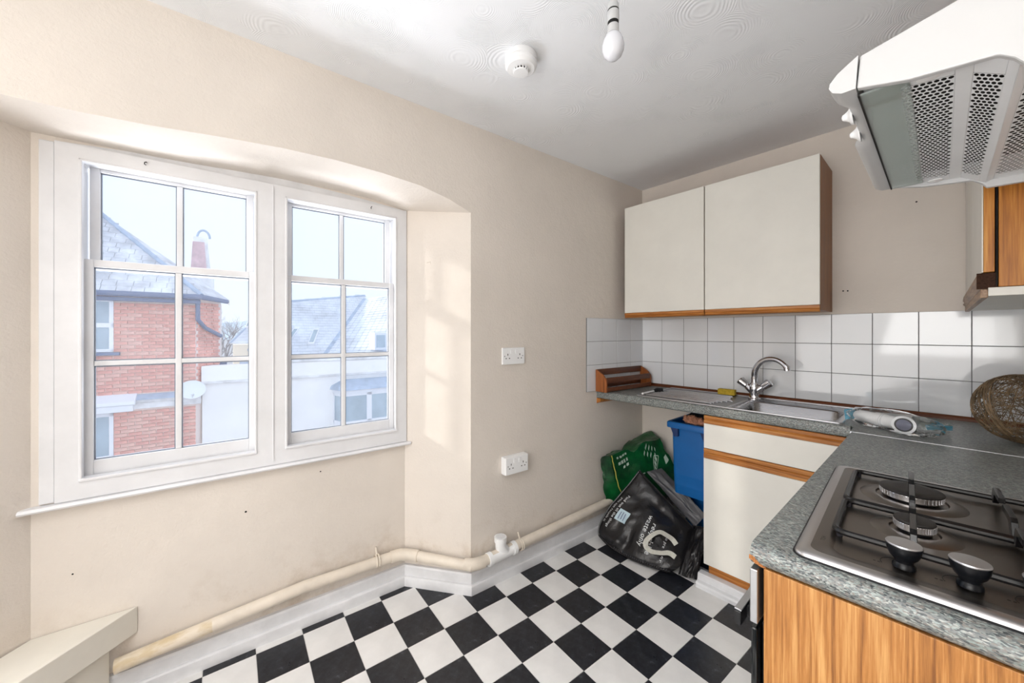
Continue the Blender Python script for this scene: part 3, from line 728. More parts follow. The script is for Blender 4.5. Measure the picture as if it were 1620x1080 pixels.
b = MB(); b.prism([(-.812,y,z) for y,z in PX], (.586,0,0)); b.build('white_skirting', M['gloss_old'], bc, smooth=25)
b = MB(); b.lathe((-.605,1.9685,.046), (0,-1,0), [(.004,0),(.003,.001)], 10); b.build('screw', M['alu'], bc)

# ------------------------------------------------------------------ oven and its unit
ov = thing('built_in_oven', 'black built-in oven with steel control strip beneath the hob worktop', 'oven', (.1,1.05,0))
b = MB(); b.box(-.186,.428,.796,1.36,.10,ZT-.0385); b.build('body', M['black'], ov, bevel=.002)
b = MB(); b.box(-.2205,-.209,.7495,1.36,.775,ZT-.0395); b.build('control_strip', M['alu'], ov, bevel=.0015)
b = MB(); b.box(-.224,-.214,.766,1.36,.14,.756); b.build('door', M['ovenglass'], ov, bevel=.003)
b = MB(); b.box(-.2135,-.190,.790,1.36,.14,.756); b.build('door_liner', M['black'], ov, bevel=.002)
b = MB(); b.box(-.262,-.250,.800,1.32,.722,.748); h_ = b.build('door_handle', M['black'], ov, bevel=.002)
b = MB(); b.box(-.262,-.250,.802,1.318,.7485,.7515); b.build('handle_trim', M['alu'], h_, bevel=.0005)
for y in (.84,1.28):
    b = MB(); b.box(-.2495,-.2245,y-.01,y+.01,.728,.746); b.build('handle_post', M['black'], ov)
ou = thing('base_cabinet', 'oak grained end panel unit below the hob, facing the camera', 'cabinet', (.1,.8,0))
b = MB(); b.box(-.2035,.428,.763,.781,0,ZT-.0385); b.build('end_panel', M['oakz'], ou, bevel=.0012)
b = MB(); b.box(-.186,.428,.796,1.36,0,.098); b.build('plinth', M['oakx'], ou)
b = MB(); b.box(-.196,.428,1.364,1.895,.0,ZT-.0385); b.build('carcass', M['melamine'], ou)

# ------------------------------------------------------------------ hob
RH = math.radians(2.5)
hb = thing('gas_hob', 'stainless steel gas hob with black pan supports set in the worktop', 'hob', (.112,1.085,ZT), rotz=RH)
def hob(mb, name, mat, par=None, **kw): return mb.build(name, mat, par or hb, local=True, **kw)
rg = [rrect(-.290,.290,-.298,.298,.018,.0004), rrect(-.290,.290,-.298,.298,.018,.003), rrect(-.2885,.2885,-.2965,.2965,.018,.0065), rrect(-.284,.284,-.292,.292,.018,.0095), rrect(-.277,.277,-.285,.285,.018,.0105), rrect(-.271,.271,-.279,.279,.018,.0100)]
b = MB(); b.grid(rg, wrap=True); hob(b, 'rim', M['hobrim'], smooth=60)
rg = [rrect(-.271,.271,-.279,.279,.018,.0100), rrect(-.252,.252,-.262,.262,.02,.0085), rrect(-.244,.244,-.254,.254,.02,.006)]
b = MB(); b.grid(rg, wrap=True); b.poly(rg[-1]); hob(b, 'tray', M['hobsteel'], smooth=50)
b = MB(); b.tube([p for p in rrect(-.291,.291,-.299,.299,.018,.0012)], .0016, 6, closed=True); hob(b, 'edge_seal', M['black'])
def burner(x, y, r):
    B = MB(); B.lathe((x,y,.006), (0,0,1), [(r+.032,0),(r+.024,.003),(r+.012,.0045),(r+.006,.0040),(r+.004,.001)], 40); p = hob(B, 'burner_well', M['hobsteel'])
    B = MB(); B.lathe((x,y,.008), (0,0,1), [(r*.80,0),(r*.80,.006)], 32); hob(B, 'burner_base', M['black'], p)
    B = MB(); n = 44
    B.lathe((x,y,.013), (0,0,1), [(r*.93,0),(r*.97,.001),(r*.97,.0125),(r*.93,.0135)], 44)
    for k in range(n):
        a = 2*PI*k/n; c = Vector((x+r*.965*math.cos(a), y+r*.965*math.sin(a), .0195)); tn = Vector((-math.sin(a),math.cos(a),0))*r*.028; rd = Vector((math.cos(a),math.sin(a),0))*.0012
        B.hexa([c-tn-rd-Vector((0,0,.004)),c+tn-rd-Vector((0,0,.004)),c+tn+rd-Vector((0,0,.004)),c-tn+rd-Vector((0,0,.004)),c-tn-rd+Vector((0,0,.005)),c+tn-rd+Vector((0,0,.005)),c+tn+rd+Vector((0,0,.005)),c-tn+rd+Vector((0,0,.005))])
    hob(B, 'burner_crown', M['crown'], p)
    B = MB(); B.lathe((x,y,.0268), (0,0,1), [(r,0),(r*1.01,.0015),(r*.97,.0035),(r*.6,.005),(.001,.0054)], 40); hob(B, 'burner_cap', M['burnercap'], p, smooth=50)
burner(-.151,.130,.050); burner(-.148,-.064,.0275); burner(.148,.130,.040); burner(.148,-.064,.040)
def loop(x0,x1,y0,y1):
    B = MB(); B.tube(rrect(x0,x1,y0,y1,.016,.0165,4), .0056, 8, closed=True); p = hob(B, 'pan_support', M['enamel'])
    for (x,y) in ((x0,y0),(x1,y0),(x1,y1),(x0,y1)):
        sx = 1 if x == x0 else -1; sy = 1 if y == y0 else -1
        f = MB(); f.tube([(x+sx*.006,y+sy*.006,.0155),(x+sx*.006,y+sy*.006,.0064)], .0045, 8); hob(f, 'foot', M['rubber'], p)
    return p
pf = loop(-.247,.247,-.186,-.008); pb = loop(-.247,.247,.000,.236)
def finger(p, x, ya, yb, w=.0043):
    # flat bar rising from the loop and running in over the burner
    f = MB(); z1 = .046
    f.prism([(x-w,ya,.0155),(x-w,ya+(yb-ya)*.15,z1-.006),(x-w,ya+(yb-ya)*.25,z1),(x-w,yb,z1),(x-w,yb,z1-.011),(x-w,ya+(yb-ya)*.4,z1-.012),(x-w,ya+(yb-ya)*.22,.012)], (2*w,0,0)); hob(f, 'finger', M['enamel'], p, bevel=.0008)
for x in (-.150, .148):
    finger(pb, x, .236, .148); finger(pb, x, .000, .108); finger(pf, x, -.008, -.052); finger(pf, x, -.186, -.082)
for x in (-.028, .028):
    finger(pb, x, .236, .14); finger(pb, x, .0, .10); finger(pf, x, -.008, -.08)
def xbar(p, y, xa, xb):
    f = MB(); z1 = .046; w = .0042
    f.prism([(xa,y-w,.0155),(xa+(xb-xa)*.2,y-w,z1),(xb,y-w,z1),(xb,y-w,z1-.011),(xa+(xb-xa)*.3,y-w,z1-.013)], (0,2*w,0)); hob(f, 'finger', M['enamel'], p, bevel=.0008)
for k in range(4):
    x = -.161+.0655*k; y = -.2285+.004*k-.003
    B = MB(); B.lathe((x,y,.0085), (0,0,1), [(.0135,0),(.0130,.004),(.0108,.008),(.0115,.012),(.0160,.017),(.0192,.025),(.0205,.034),(.0200,.036)], 32); kn = hob(B, 'knob', M['knob'])
    B = MB(); B.lathe((x,y,.0435), (0,0,1), [(.0205,0),(.0207,.0012),(.0198,.0025),(.001,.0030)], 32); hob(B, 'knob_top', M['alu'], kn, smooth=25)
    B = MB(); pts = [Vector((x-.006+.020*math.cos(a), y+.020*math.sin(a), .00882)) for a in [PI*.45+PI*.7*q_/14 for q_ in range(15)]]; B.tube(pts, .00045, 4); hob(B, 'dial_mark', M['black'])
    B = MB()
    for d_ in (0,1): B.add([(x-.034+.005*d_, y-.012,.00905),(x-.031+.005*d_,y-.012,.00905),(x-.031+.005*d_,y-.009,.00905),(x-.034+.005*d_,y-.009,.00905)], [(0,1,2,3)])
    hob(B, 'printed_symbol', M['black'], smooth=0)
vs, fs = text2d('TOH', .0088, 1.05, .0)
B = MB(); B.add([(-.268-y*1.0+.012, -.228+x, .0093) for x, y in vs], fs); hob(B, 'lettering', M['black'], smooth=0, recalc=False)

# ------------------------------------------------------------------ cooker hood
hd_ = thing('cooker_hood', 'white slimline cooker hood with perforated grilles over the hob', 'hood', (.2,1.06,1.6))
Y0h, Y1h = .765, 1.365
top = [(-.080,1.697),(.016,1.719),(.429,1.82)]
botm = [(-.084,1.650),(-.030,1.636),(.046,1.628),(.058,1.618),(.066,1.606),(.429,1.596)]
ring = botm+top[::-1]
for (ya,yb) in ((Y0h,Y0h+.012),(Y1h-.012,Y1h)):
    b = MB(); b.prism([(x,ya,z) for x,z in ring], (0,yb-ya,0)); b.build('side_panel', M['whiteold'], hd_, bevel=.0025)
b = MB(); b.prism([(x,Y0h+.0125,z) for x,z in [(-.080,1.692),(.016,1.714),(.429,1.815),(.429,1.8195),(.016,1.7185),(-.080,1.6965)]], (0,Y1h-Y0h-.025,0)); b.build('top_panel', M['whiteold'], hd_, smooth=0)
def scoop(y):
    a = min(1, max(0, (y-.800)/.05)); c = min(1, max(0, (1.035-y)/.03)); return .013*(a*a*(3-2*a))*(c*c*(3-2*c))
rows = []
for k in range(41):
    y = Y0h-.001+(Y1h-Y0h+.002)*k/40; r_ = scoop(y)
    rows.append([Vector((x+(r_ if x < -.09 else 0), y, z)) for x, z in [(-.085,1.650),(-.101,1.650),(-.112,1.656),(-.116,1.664),(-.115,1.671),(-.106,1.682),(-.095,1.690),(-.082,1.6985)]])
b = MB(); b.grid(rows, wrap=True); b.poly(rows[0]); b.poly(rows[-1]); b.build('front_fascia', M['whiteold'], hd_, smooth=50)
for yk in (.886,.975):
    b = MB(); b.lathe((-.1015,yk,1.664), (-1,0,-.05), [(.017,0),(.016,.003),(.010,.006),(.007,.010),(.005,.014),(.002,.0155)], 20); b.build('switch_knob', M['white'], hd_)
# underside: light visor, perforated panels between plain ribs
b = MB(); b.box(-.0820,-.0305,Y0h+.016,Y1h-.016,1.6440,1.6470); b.build('light_visor', M['visor'], hd_, smooth=0)
b = MB(); b.box(-.0845,-.0820,Y0h+.014,Y1h-.014,1.6435,1.649); b.build('visor_seal', M['gutter'] if False else M['dark'], hd_, smooth=0)
b = MB(); b.box(-.0305,.42,Y0h+.014,Y1h-.014,1.668,1.671); b.build('inner_plate', M['dark'], hd_, smooth=0)
b = MB(); b.box(-.080,-.031,Y0h+.014,Y1h-.014,1.660,1.663); b.build('pale_backing_plate', M['white'], hd_, smooth=0)  # pale plate added behind the visor to lighten it
def perforated(p0, ex, ey, nx, ny, mar, name='grille'):
    # p0 corner, ex across, ey along; staggered round-ended holes through a thin plate
    B = MB(); p0 = Vector(p0); ex = Vector(ex); ey = Vector(ey); n = 8
    for j in range(ny):
        off = .5 if j % 2 else 0
        for i in range(nx+1):
            u0 = (i-off)/nx; u1 = (i+1-off)/nx
            a0, a1 = max(0,u0), min(1,u1)
            if a1-a0 < 1e-6: continue
            v0, v1 = j/ny, (j+1)/ny
            cor = [(a0,v0),((a0+a1)/2,v0),(a1,v0),(a1,(v0+v1)/2),(a1,v1),((a0+a1)/2,v1),(a0,v1),(a0,(v0+v1)/2)]
            P = [p0+ex*a+ey*c for a,c in cor]
            if a1-a0 < .9/nx: B.add(P, [tuple(range(8))]); continue
            cu, cv = (a0+a1)/2, (v0+v1)/2; hu, hv = (a1-a0)*.42, (v1-v0)*.40
            ang = [-.75*PI,-.5*PI,-.25*PI,0,.25*PI,.5*PI,.75*PI,PI]
            Q = [p0+ex*(cu+hu*math.cos(t))+ey*(cv+hv*math.sin(t)) for t in ang]
            B.add(P+Q, [(k,(k+1)%8,8+(k+1)%8,8+k) for k in range(8)])
    return stuff(B.build(name, M['hoodgrey'], hd_, smooth=0, recalc=False)) if False else B.build(name, M['hoodgrey'], hd_, smooth=0, recalc=False)
ya, yb = Y0h+.045, Y1h-.045
perforated((-.062,ya,1.6495), (.074,0,-.0085), (0,yb-ya,0), 11, 46, 0)
perforated((.0285,ya+.01,1.6395), (.0265,0,-.0165), (0,yb-ya-.02,0), 5, 44, 0)
perforated((.074,ya,1.6220), (.24,0,-.003), (0,yb-ya,0), 34, 46, 0)
b = MB()
def plate(x0,z0,x1,z1,y0,y1):
    b.hexa([(x0,y0,z0),(x1,y0,z1),(x1,y1,z1),(x0,y1,z0),(x0,y0,z0+.002),(x1,y0,z1+.002),(x1,y1,z1+.002),(x0,y1,z0+.002)])
plate(.012,1.641,.0285,1.6395,Y0h+.012,Y1h-.012)
plate(.055,1.623,.064,1.6175,Y0h+.012,Y1h-.012); plate(.064,1.6175,.074,1.622,Y0h+.012,Y1h-.012)
for (y0,y1) in ((Y0h+.012,ya),(yb,Y1h-.012)):
    plate(-.030,1.6458,.012,1.641,y0,y1); plate(.074,1.622,.42,1.618,y0,y1)
for (y0,y1) in ((Y0h+.012,ya+.01),(yb-.01,Y1h-.012)): plate(.0285,1.6395,.055,1.623,y0,y1)
b.build('underside_frame', M['hoodgrey'], hd_, bevel=.0008)
for (x,y) in ((-.01,yb+.02),(-.012,ya-.02)):
    b = MB(); b.lathe((x,y,1.6425), (0,0,-1), [(.012,0),(.012,.002),(.006,.004)], 20); b.build('filter_catch', M['white'], hd_)
b = MB(); b.box(.18,.429,.94,1.19,1.765,HC-.001); b.build('flue_cover', M['whiteold'], hd_)

# ------------------------------------------------------------------ things on the right worktop
wk = tag(None, '', '') if False else None
WC = Vector((.182,2.135,ZT+.117)); WR = .1165
b = MB(); random.seed(4)
for k in range(140):
    n_ = Vector((random.gauss(0,1),random.gauss(0,1),random.gauss(0,1))).normalized(); a = n_.orthogonal().normalized(); c = n_.cross(a)
    h = random.uniform(-.75,.75) if k % 3 else random.uniform(-.25,.25); rr = math.sqrt(1-h*h); t0 = random.uniform(0,2*PI); ln = random.uniform(1.8,5.2); m = int(ln*6)+3
    rad = WR*random.uniform(.965,1.0)
    b.tube([WC+(n_*h+(a*math.cos(t0+ln*i/m)+c*math.sin(t0+ln*i/m))*rr)*rad for i in range(m+1)], random.uniform(.0006,.0013), 4, cap=False)
for k in range(12):  # rim hoops that make the left edge denser
    n_ = Vector((-.55,.45,-.30+.1*random.random())).normalized(); a = n_.orthogonal().normalized(); c = n_.cross(a); h = random.uniform(-.05,.20); rr = math.sqrt(1-h*h)
    n_ = (n_+Vector((random.gauss(0,.06),random.gauss(0,.06),random.gauss(0,.06)))).normalized(); a = n_.orthogonal().normalized(); c = n_.cross(a)
    b.tube([WC+(n_*h+(a*math.cos(.2*i)+c*math.sin(.2*i))*rr)*WR for i in range(32)], .0013, 4, cap=False)
tag(b.build('wicker_ball', M['wicker'], None, smooth=60), 'round woven brown wicker ball shade on the far end of the worktop', 'lampshade')
fp = thing('pipe_fitting', 'white plastic bent waste pipe with dark ring, inside a clear bag', 'pipe', (-.12,2.05,ZT))
zc_ = ZT+.030
path = [Vector((-.232,2.125,zc_+.002)),Vector((-.222,2.115,zc_)),Vector((-.165,2.078,zc_)),Vector((-.115,2.045,zc_)),Vector((-.098,2.030,zc_+.001))]
b = MB(); b.tube(path, [.016,.0235,.0245,.0245,.0245], 22); b.build('pipe', M['white'], fp, smooth=60)
dv = (path[3]-path[2]).normalized()
b = MB(); b.tube([path[2]-dv*.006, path[2]+dv*.020], .0278, 22); b.tube([path[2]+dv*.024, path[2]+dv*.027], .0282, 22); b.build('collar', M['white'], fp, bevel=.001)
fd = Vector((-.10,-1.0,.10)).normalized(); e0 = Vector((-.088,2.026,zc_+.002))
b = MB(); b.tube([path[-1]-dv*.01, e0+fd*.012, e0+fd*.034], [.0245,.027,.0285], 24); b.tube([e0+fd*.018,e0+fd*.036], .0325, 28); b.build('elbow', M['white'], fp, smooth=50)
b = MB(); b.lathe(e0+fd*.0362, fd, [(.0245,0),(.0245,.0015)], 28); b.build('rubber_ring', M['rubber'], fp)
b = MB(); b.lathe(e0+fd*.0378, fd, [(.0195,0),(.0195,.0012)], 28); b.build('end_cap', M['seal'], fp)
b = MB(); b.tube([path[2]+Vector((.01,.035,.004)), path[2]+Vector((.08,.02,.010)), path[2]+Vector((.10,.0,.012))], .018, 18); b.build('branch', M['white'], fp)
# the clear bag: a crumpled film sleeve round the fitting
def crumple(name, mat, cen, ax, ay, az, ex, par=None, seed=0, amp=.010, nu=30, nv=22, fl=None):
    rows = []
    for i in range(nv+1):
        th = PI*i/nv; row = []
        for j in range(nu):
            ph = 2*PI*j/nu; d = Vector((math.cos(th), math.sin(th)*math.cos(ph), math.sin(th)*math.sin(ph)))
            r = Vector([math.copysign(abs(c)**ex, c) for c in d])
            nz = mnoise.noise(Vector((r.x*3+seed, r.y*3, r.z*3)))*amp*1.5+mnoise.noise(Vector((r.x*9, r.y*9+seed, r.z*9)))*amp*.8
            p = cen+ax*r.x+ay*r.y+az*r.z; p += (p-cen).normalized()*nz
            if fl is not None and p.z < fl: p.z = fl
            row.append(p)
        rows.append(row)
    B = MB(); B.grid(rows, wrap=True); return B
bgp = thing('plastic_bag', 'crumpled clear plastic bag wrapped around the white pipe fitting', 'bag', (-.11,2.05,ZT))
B = crumple('', None, Vector((-.125,2.050,ZT+.034)), Vector((.125,-.082,0)), Vector((.028,.043,.0)), Vector((0,0,.040)), .8, seed=2, amp=.009, fl=ZT+.0008); B.build('film', M['film'], bgp, smooth=30)
def fan(name, mat, p0, p1, p2, p3, seed, amp=.006, th=.0):
    rows = []
    for i in range(13):
        r = []
        for j in range(11):
            u, v_ = i/12, j/10; p = (p0*(1-u)+p1*u)*(1-v_)+(p3*(1-u)+p2*u)*v_
            p = p+Vector((0,0,1))*(mnoise.noise(Vector((u*4+seed,v_*5,0)))*amp*2+amp)+Vector((1,0,0))*mnoise.noise(Vector((u*7,v_*7,seed)))*amp*.6
            p.z = max(p.z, ZT+.0008); r.append(p)
        rows.append(r)
    B = MB(); B.grid(rows); B.build(name, mat, bgp, smooth=20, recalc=False)
V3 = lambda *a: Vector(a)
fan('grey_film', M['greyfilm'], V3(-.075,2.065,ZT+.062), V3(.022,2.155,ZT+.028), V3(.024,2.120,ZT+.014), V3(-.045,2.000,ZT+.018), 1)
fan('blue_film', M['bluefilm'], V3(-.040,2.035,ZT+.036), V3(.026,2.120,ZT+.030), V3(.026,2.110,ZT+.016), V3(-.035,2.020,ZT+.022), 3, .002)
fan('clear_tail', M['film'], V3(-.060,1.985,ZT+.004), V3(.020,2.105,ZT+.010), V3(.015,2.075,ZT+.002), V3(-.040,1.960,ZT+.001), 5, .004)
fan('blue_film', M['bluefilm'], V3(-.275,2.145,ZT+.040), V3(-.238,2.135,ZT+.052), V3(-.238,2.105,ZT+.010), V3(-.268,2.110,ZT+.004), 7, .004)

# ------------------------------------------------------------------ bins and bags in the corner
def bin_(name, label, x0, x1, y0, y1, z0, z1):
    t = thing(name, label, 'bin', ((x0+x1)/2,(y0+y1)/2,z0), 'blue bins stacked beside the base cabinet')
    B = MB(); R = []
    for (f, z) in ((.14,z0),(.13,z0+.004),(.10,z0+.05),(.095,z0+.052),(.095,z0+.058),(.075,z0+.11),(.07,z0+.112),(.07,z0+.118),(0,z1-.035)):
        R.append(rrect(x0+.02+f*.25*(x1-x0),x1-.02-f*.25*(x1-x0),y0+.02+f*.12,y1-.02-f*.12,.022,z,5))
    B.grid(R, wrap=True); B.poly(R[0][::-1]); B.poly(R[-1]); B.build('body', M['bluebin'], t, smooth=40)
    B = MB(); R = [rrect(x0,x1,y0,y1,.018,z1-.034,5), rrect(x0-.001,x1+.001,y0-.001,y1+.001,.018,z1-.030,5), rrect(x0-.001,x1+.001,y0-.001,y1+.001,.018,z1-.006,5), rrect(x0+.004,x1-.004,y0+.004,y1-.004,.016,z1,5), rrect(x0+.02,x1-.02,y0+.02,y1-.02,.012,z1,5), rrect(x0+.022,x1-.022,y0+.022,y1-.022,.012,z1-.03,5)]
    B.grid(R, wrap=True); B.poly(R[0][::-1]); B.poly(R[-1]); B.build('rim', M['bluebin'], t, smooth=40)
    for x in (x0+.045, x1-.03):
        B = MB(); B.prism([(x-.022,y0+.004,z1-.034),(x+.022,y0+.004,z1-.034),(x+.022,y0+.006,z1-.080),(x-.002,y0+.006,z1-.085)], (0,.022,0)); B.build('lug', M['bluerim'], t, bevel=.002)
    return t
bin_('recycling_bin', 'tall blue plastic bin, the upper of two beside the white cabinet', -1.052, -.812, 2.12, 2.46, .352, .768)
bin_('recycling_bin', 'blue plastic bin underneath, mostly hidden by the black bags', -1.052, -.812, 2.275, 2.46, .0, .350)
B = MB(); B.hexa([(-1.0,2.20,.7685),(-.83,2.20,.7685),(-.83,2.44,.7685),(-1.0,2.44,.7685),(-.93,2.24,.845),(-.835,2.24,.850),(-.835,2.40,.850),(-.93,2.40,.845)]); tag(B.build('dark_flap', M['black'], None, bevel=.004), 'dark folded flap standing on top of the blue bin', 'flap')
B = MB(); random.seed(9)
for k in range(7):
    c = Vector((-.952+.018*k+random.uniform(-.004,.004), 2.165+random.uniform(-.008,.008), .7695+.018)); r = random.uniform(.017,.022)
    B2 = crumple('', None, c+V3(0,0,.006*math.sin(k)), V3(r,0,0), V3(0,r,0), V3(0,0,r*1.2), 1, seed=k, amp=.007, nu=12, nv=8, fl=.769); B.add(B2.v, B2.f)
tag(B.build('crumpled_clump', M['clump'], None, smooth=40), 'small crumpled pinkish brown clump on the blue bin rim', 'clump')

def patch(A, Bc, C_, D, nu=26, nv=26, thick=.05, bulge=.03, seed=0, wr=.010, zmin=.0006, rnd=0.0, dents=()):
    """soft bag between four corners; returns surface function and closed mesh"""
    nrm = ((C_-Bc).cross(A-Bc)).normalized()
    def base(u, v_):
        kk = rnd*(1-v_)**1.5; a = 2*u-1; c = 2*v_-1
        u = .5+.5*a*math.sqrt(1-kk*c*c); v_ = .5+.5*c*math.sqrt(1-kk*a*a)
        return (Bc*(1-u)+C_*u)*(1-v_)+(A*(1-u)+D*u)*v_
    def surf(u, v_, side=1):
        p = base(u, v_); e = max(0, min(1, 16*u*(1-u)*v_*(1-v_)))**.45
        f = mnoise.noise(Vector((u*3.2+seed, v_*3.2, seed)))*wr*1.6 + abs(mnoise.noise(Vector((u*6+seed*2, v_*5-u*3, 3))))*wr*1.3 - wr*.5
        d = (bulge*e if side > 0 else -(thick)*e)+f*(.35+.65*e)
        for (du, dv, ru, rv, am) in dents: d += am*math.exp(-((u-du)/ru)**2-((v_-dv)/rv)**2)
        p = p+nrm*d; p.z = max(zmin, p.z); return p
    rows = [[surf(i/nu, j/nv, 1) for j in range(nv+1)] for i in range(nu+1)]
    rows2 = [[surf(i/nu, j/nv, -1) for j in range(nv+1)] for i in range(nu+1)]
    m = MB(); m.grid(rows); m.grid([r[::-1] for r in rows2])
    for (r1, r2) in ((rows[0], rows2[0]), (rows[-1], rows2[-1]), ([r[0] for r in rows], [r[0] for r in rows2]), ([r[-1] for r in rows], [r[-1] for r in rows2])):
        m.grid([r1, r2])
    return surf, m, nrm
A_, B_, C_, D_ = V3(-1.24,2.155,.42), V3(-1.432,1.870,.016), V3(-.884,1.905,.002), V3(-.925,2.185,.175)
bb = thing('printed_bag', 'black printed recycling bag with a white strap lying on the floor', 'bag', (-1.15,2.0,0))
sf, m, nb = patch(A_, B_, C_, D_, nu=34, nv=34, thick=.045, bulge=.052, seed=1.3, wr=.016, rnd=.34, dents=((.42,.22,.05,.16,-.022),(.60,.80,.16,.05,-.016),(.30,.12,.12,.05,.014),(.86,.70,.05,.12,-.018)))
m.build('body', M['blackbag'], bb, smooth=60)
def on(u, v_, h=.0022): return sf(u, v_, 1)+nb*h
def bagtext(s, p0, p1, h, name='lettering', mat=None, bold=.0):
    vs, fs = text2d(s, 1.0, 1.05, bold); wd = max(x for x, y in vs)
    mm = MB(); mm.add([on(p0[0]+(p1[0]-p0[0])*x/wd+y*h, p0[1]+(p1[1]-p0[1])*x/wd+y*h*.05, .003) for x, y in vs], fs); mm.build(name, mat or M['print'], bb, smooth=0, recalc=False)
bagtext('Find out all the things', (.12,.69), (.095,.20), .050, bold=.012); bagtext('you can recycle at', (.065,.62), (.03,.24), .045)
bagtext('recyclable', (.59,.60), (.665,.15), .085, bold=.012); bagtext('waste only', (.50,.66), (.555,.21), .080, bold=.012)
bagtext('no pre', (.775,.56), (.785,.36), .045); bagtext('er', (.82,.24), (.83,.12), .045)
sq = MB(); sq.grid([[on(.15+.15*i/6, .35+.155*j/6+.012*i/6, .003) for j in range(7)] for i in range(7)]); sq.build('printed_label', M['paleblue'], bb, smooth=0, recalc=False)
for (a, c_) in ((.185,.375),(.215,.385),(.245,.38)):
    ln = MB(); ln.grid([[on(a+.014*i, c_+.10*j/8, .0042) for j in range(9)] for i in range(2)]); ln.build('label_line', M['gutter'], bb, smooth=0, recalc=False)
hem = MB()
for k in range(26):
    u = .30+.026*k; p = sf(u, .0, 1); q2 = sf(u, .035, 1); hem.tube([p+nb*.002, q2+nb*.002], .0022, 5)
hem.build('hem_stitching', M['greybag'], bb)
hem = MB(); hem.tube([sf(k/30, .985, 1)+nb*.003 for k in range(31)], .006, 6); hem.tube([sf(.005, k/30, 1)+nb*.002 for k in range(31)], .005, 6); hem.tube([sf(k/30, .006, 1)+nb*.001 for k in range(31)], .006, 6); hem.build('seam', M['blackbag'], bb)
rib = []; cp = [(.90,.53),(.85,.565),(.79,.565),(.72,.545),(.67,.46),(.64,.33),(.67,.25),(.73,.225),(.81,.27),(.88,.34),(.94,.33)]
for i in range(61):
    t_ = i/60*(len(cp)-1); k = min(int(t_), len(cp)-2); f = t_-k
    P_ = [cp[max(0,k-1)], cp[k], cp[k+1], cp[min(len(cp)-1,k+2)]]
    cr = [0.5*((2*P_[1][d])+(-P_[0][d]+P_[2][d])*f+(2*P_[0][d]-5*P_[1][d]+4*P_[2][d]-P_[3][d])*f*f+(-P_[0][d]+3*P_[1][d]-3*P_[2][d]+P_[3][d])*f**3) for d in (0,1)]
    rib.append(on(cr[0], cr[1], .012+.016*math.sin(PI*i/60)))
rows = []
for i in range(61):
    tn = (rib[min(60,i+1)]-rib[max(0,i-1)]).normalized(); sd_ = nb.cross(tn).normalized()
    tw = math.sin(i/60*PI*2)*.5; sd_ = (sd_*math.cos(tw)+nb*math.sin(tw))
    rows.append([rib[i]-sd_*.013, rib[i]+sd_*.013])
B = MB(); B.grid(rows); B.grid([[p-nb*.0016 for p in r][::-1] for r in rows]); B.build('strap', M['webbing'], bb, smooth=50, recalc=False)
b2 = thing('plastic_bag', 'grey-black slack bag between the printed black bag and the blue bin', 'bag', (-1.05,2.2,0))
sf2, m, n2 = patch(V3(-.945,2.215,.17), V3(-.905,1.955,.012), V3(-.822,1.985,.012), V3(-.835,2.16,.215), thick=.03, bulge=.020, seed=4.1, wr=.014)
# upper panel that folds over towards the cabinet
P = patch(V3(-1.166,2.293,.420), V3(-1.218,2.20,.405), V3(-.925,2.205,.165), V3(-.868,2.215,.255), thick=.02, bulge=.018, seed=5.5, wr=.012)
P[1].build('panel', M['greybag'], b2, smooth=60)
m.build('body', M['blackbag'], b2, smooth=60)
# green sack
gb = thing('green_sack', 'green printed plastic sack slumped in the corner behind the black bags', 'bag', (-1.28,2.2,0))
cor = {'g3':V3(-1.422,2.001,.470),'g2':V3(-1.352,2.001,.508),'g1':V3(-1.345,2.17,.06),'g0':V3(-1.402,2.03,.185),
       'f2':V3(-1.235,2.42,.582),'f3':V3(-1.395,2.455,.555),'f1':V3(-1.10,2.38,.30),'f0':V3(-1.36,2.44,.02)}
c8 = [cor[k] for k in ('g0','g1','f1','f0','g3','g2','f2','f3')]
def tri(u, v_, w_):
    x = [c8[0],c8[1],c8[2],c8[3],c8[4],c8[5],c8[6],c8[7]]
    lo_ = (x[0]*(1-u)+x[1]*u)*(1-v_)+(x[3]*(1-u)+x[2]*u)*v_; hi_ = (x[4]*(1-u)+x[5]*u)*(1-v_)+(x[7]*(1-u)+x[6]*u)*v_
    return lo_*(1-w_)+hi_*w_
cen = sum(c8, V3(0,0,0))/8
def gsurf(u, v_, w_):
    p = tri(u, v_, w_); d = (p-cen).normalized()
    amp = mnoise.noise(p*7)*.030+abs(mnoise.noise(p*15+V3(3,1,2)))*.022-.008
    inner = [4*x*(1-x) for x in (u,v_,w_)]; e = max(inner)*.016
    dip = -.05*math.exp(-((v_-.46)/.10)**2)*max(0,w_-.45)*1.6
    q_ = p+d*(amp+e); q_.z += dip
    ww = (q_-V3(CX,CY,0)).dot(NV)
    if ww < .006: q_ += NV*(.006-ww)
    q_.y = min(q_.y, CY-.006); q_.z = max(q_.z, .001); return q_
m = MB(); N_ = 18
for ax_ in range(3):
    for sd_ in (0,1):
        rows = []
        for i in range(N_+1):
            r = []
            for j in range(N_+1):
                a = [0,0,0]; a[ax_] = sd_; a[(ax_+1)%3] = i/N_; a[(ax_+2)%3] = j/N_; r.append(gsurf(*a))
            rows.append(r)
        m.grid(rows)
m.build('body', M['greenbag'], gb, smooth=70, recalc=False)
def gon(v_, w_, h=.003): p = gsurf(1, v_, w_); d = (gsurf(1,min(1,v_+.02),w_)-gsurf(1,max(0,v_-.02),w_)).cross(gsurf(1,v_,min(1,w_+.02))-gsurf(1,v_,max(0,w_-.02))).normalized(); return p+d*h
B = MB(); B.tube([gon(.03, k/24, .002) for k in range(25)], .0032, 6); B.build('yellow_stripe', M['yellow'], gb)
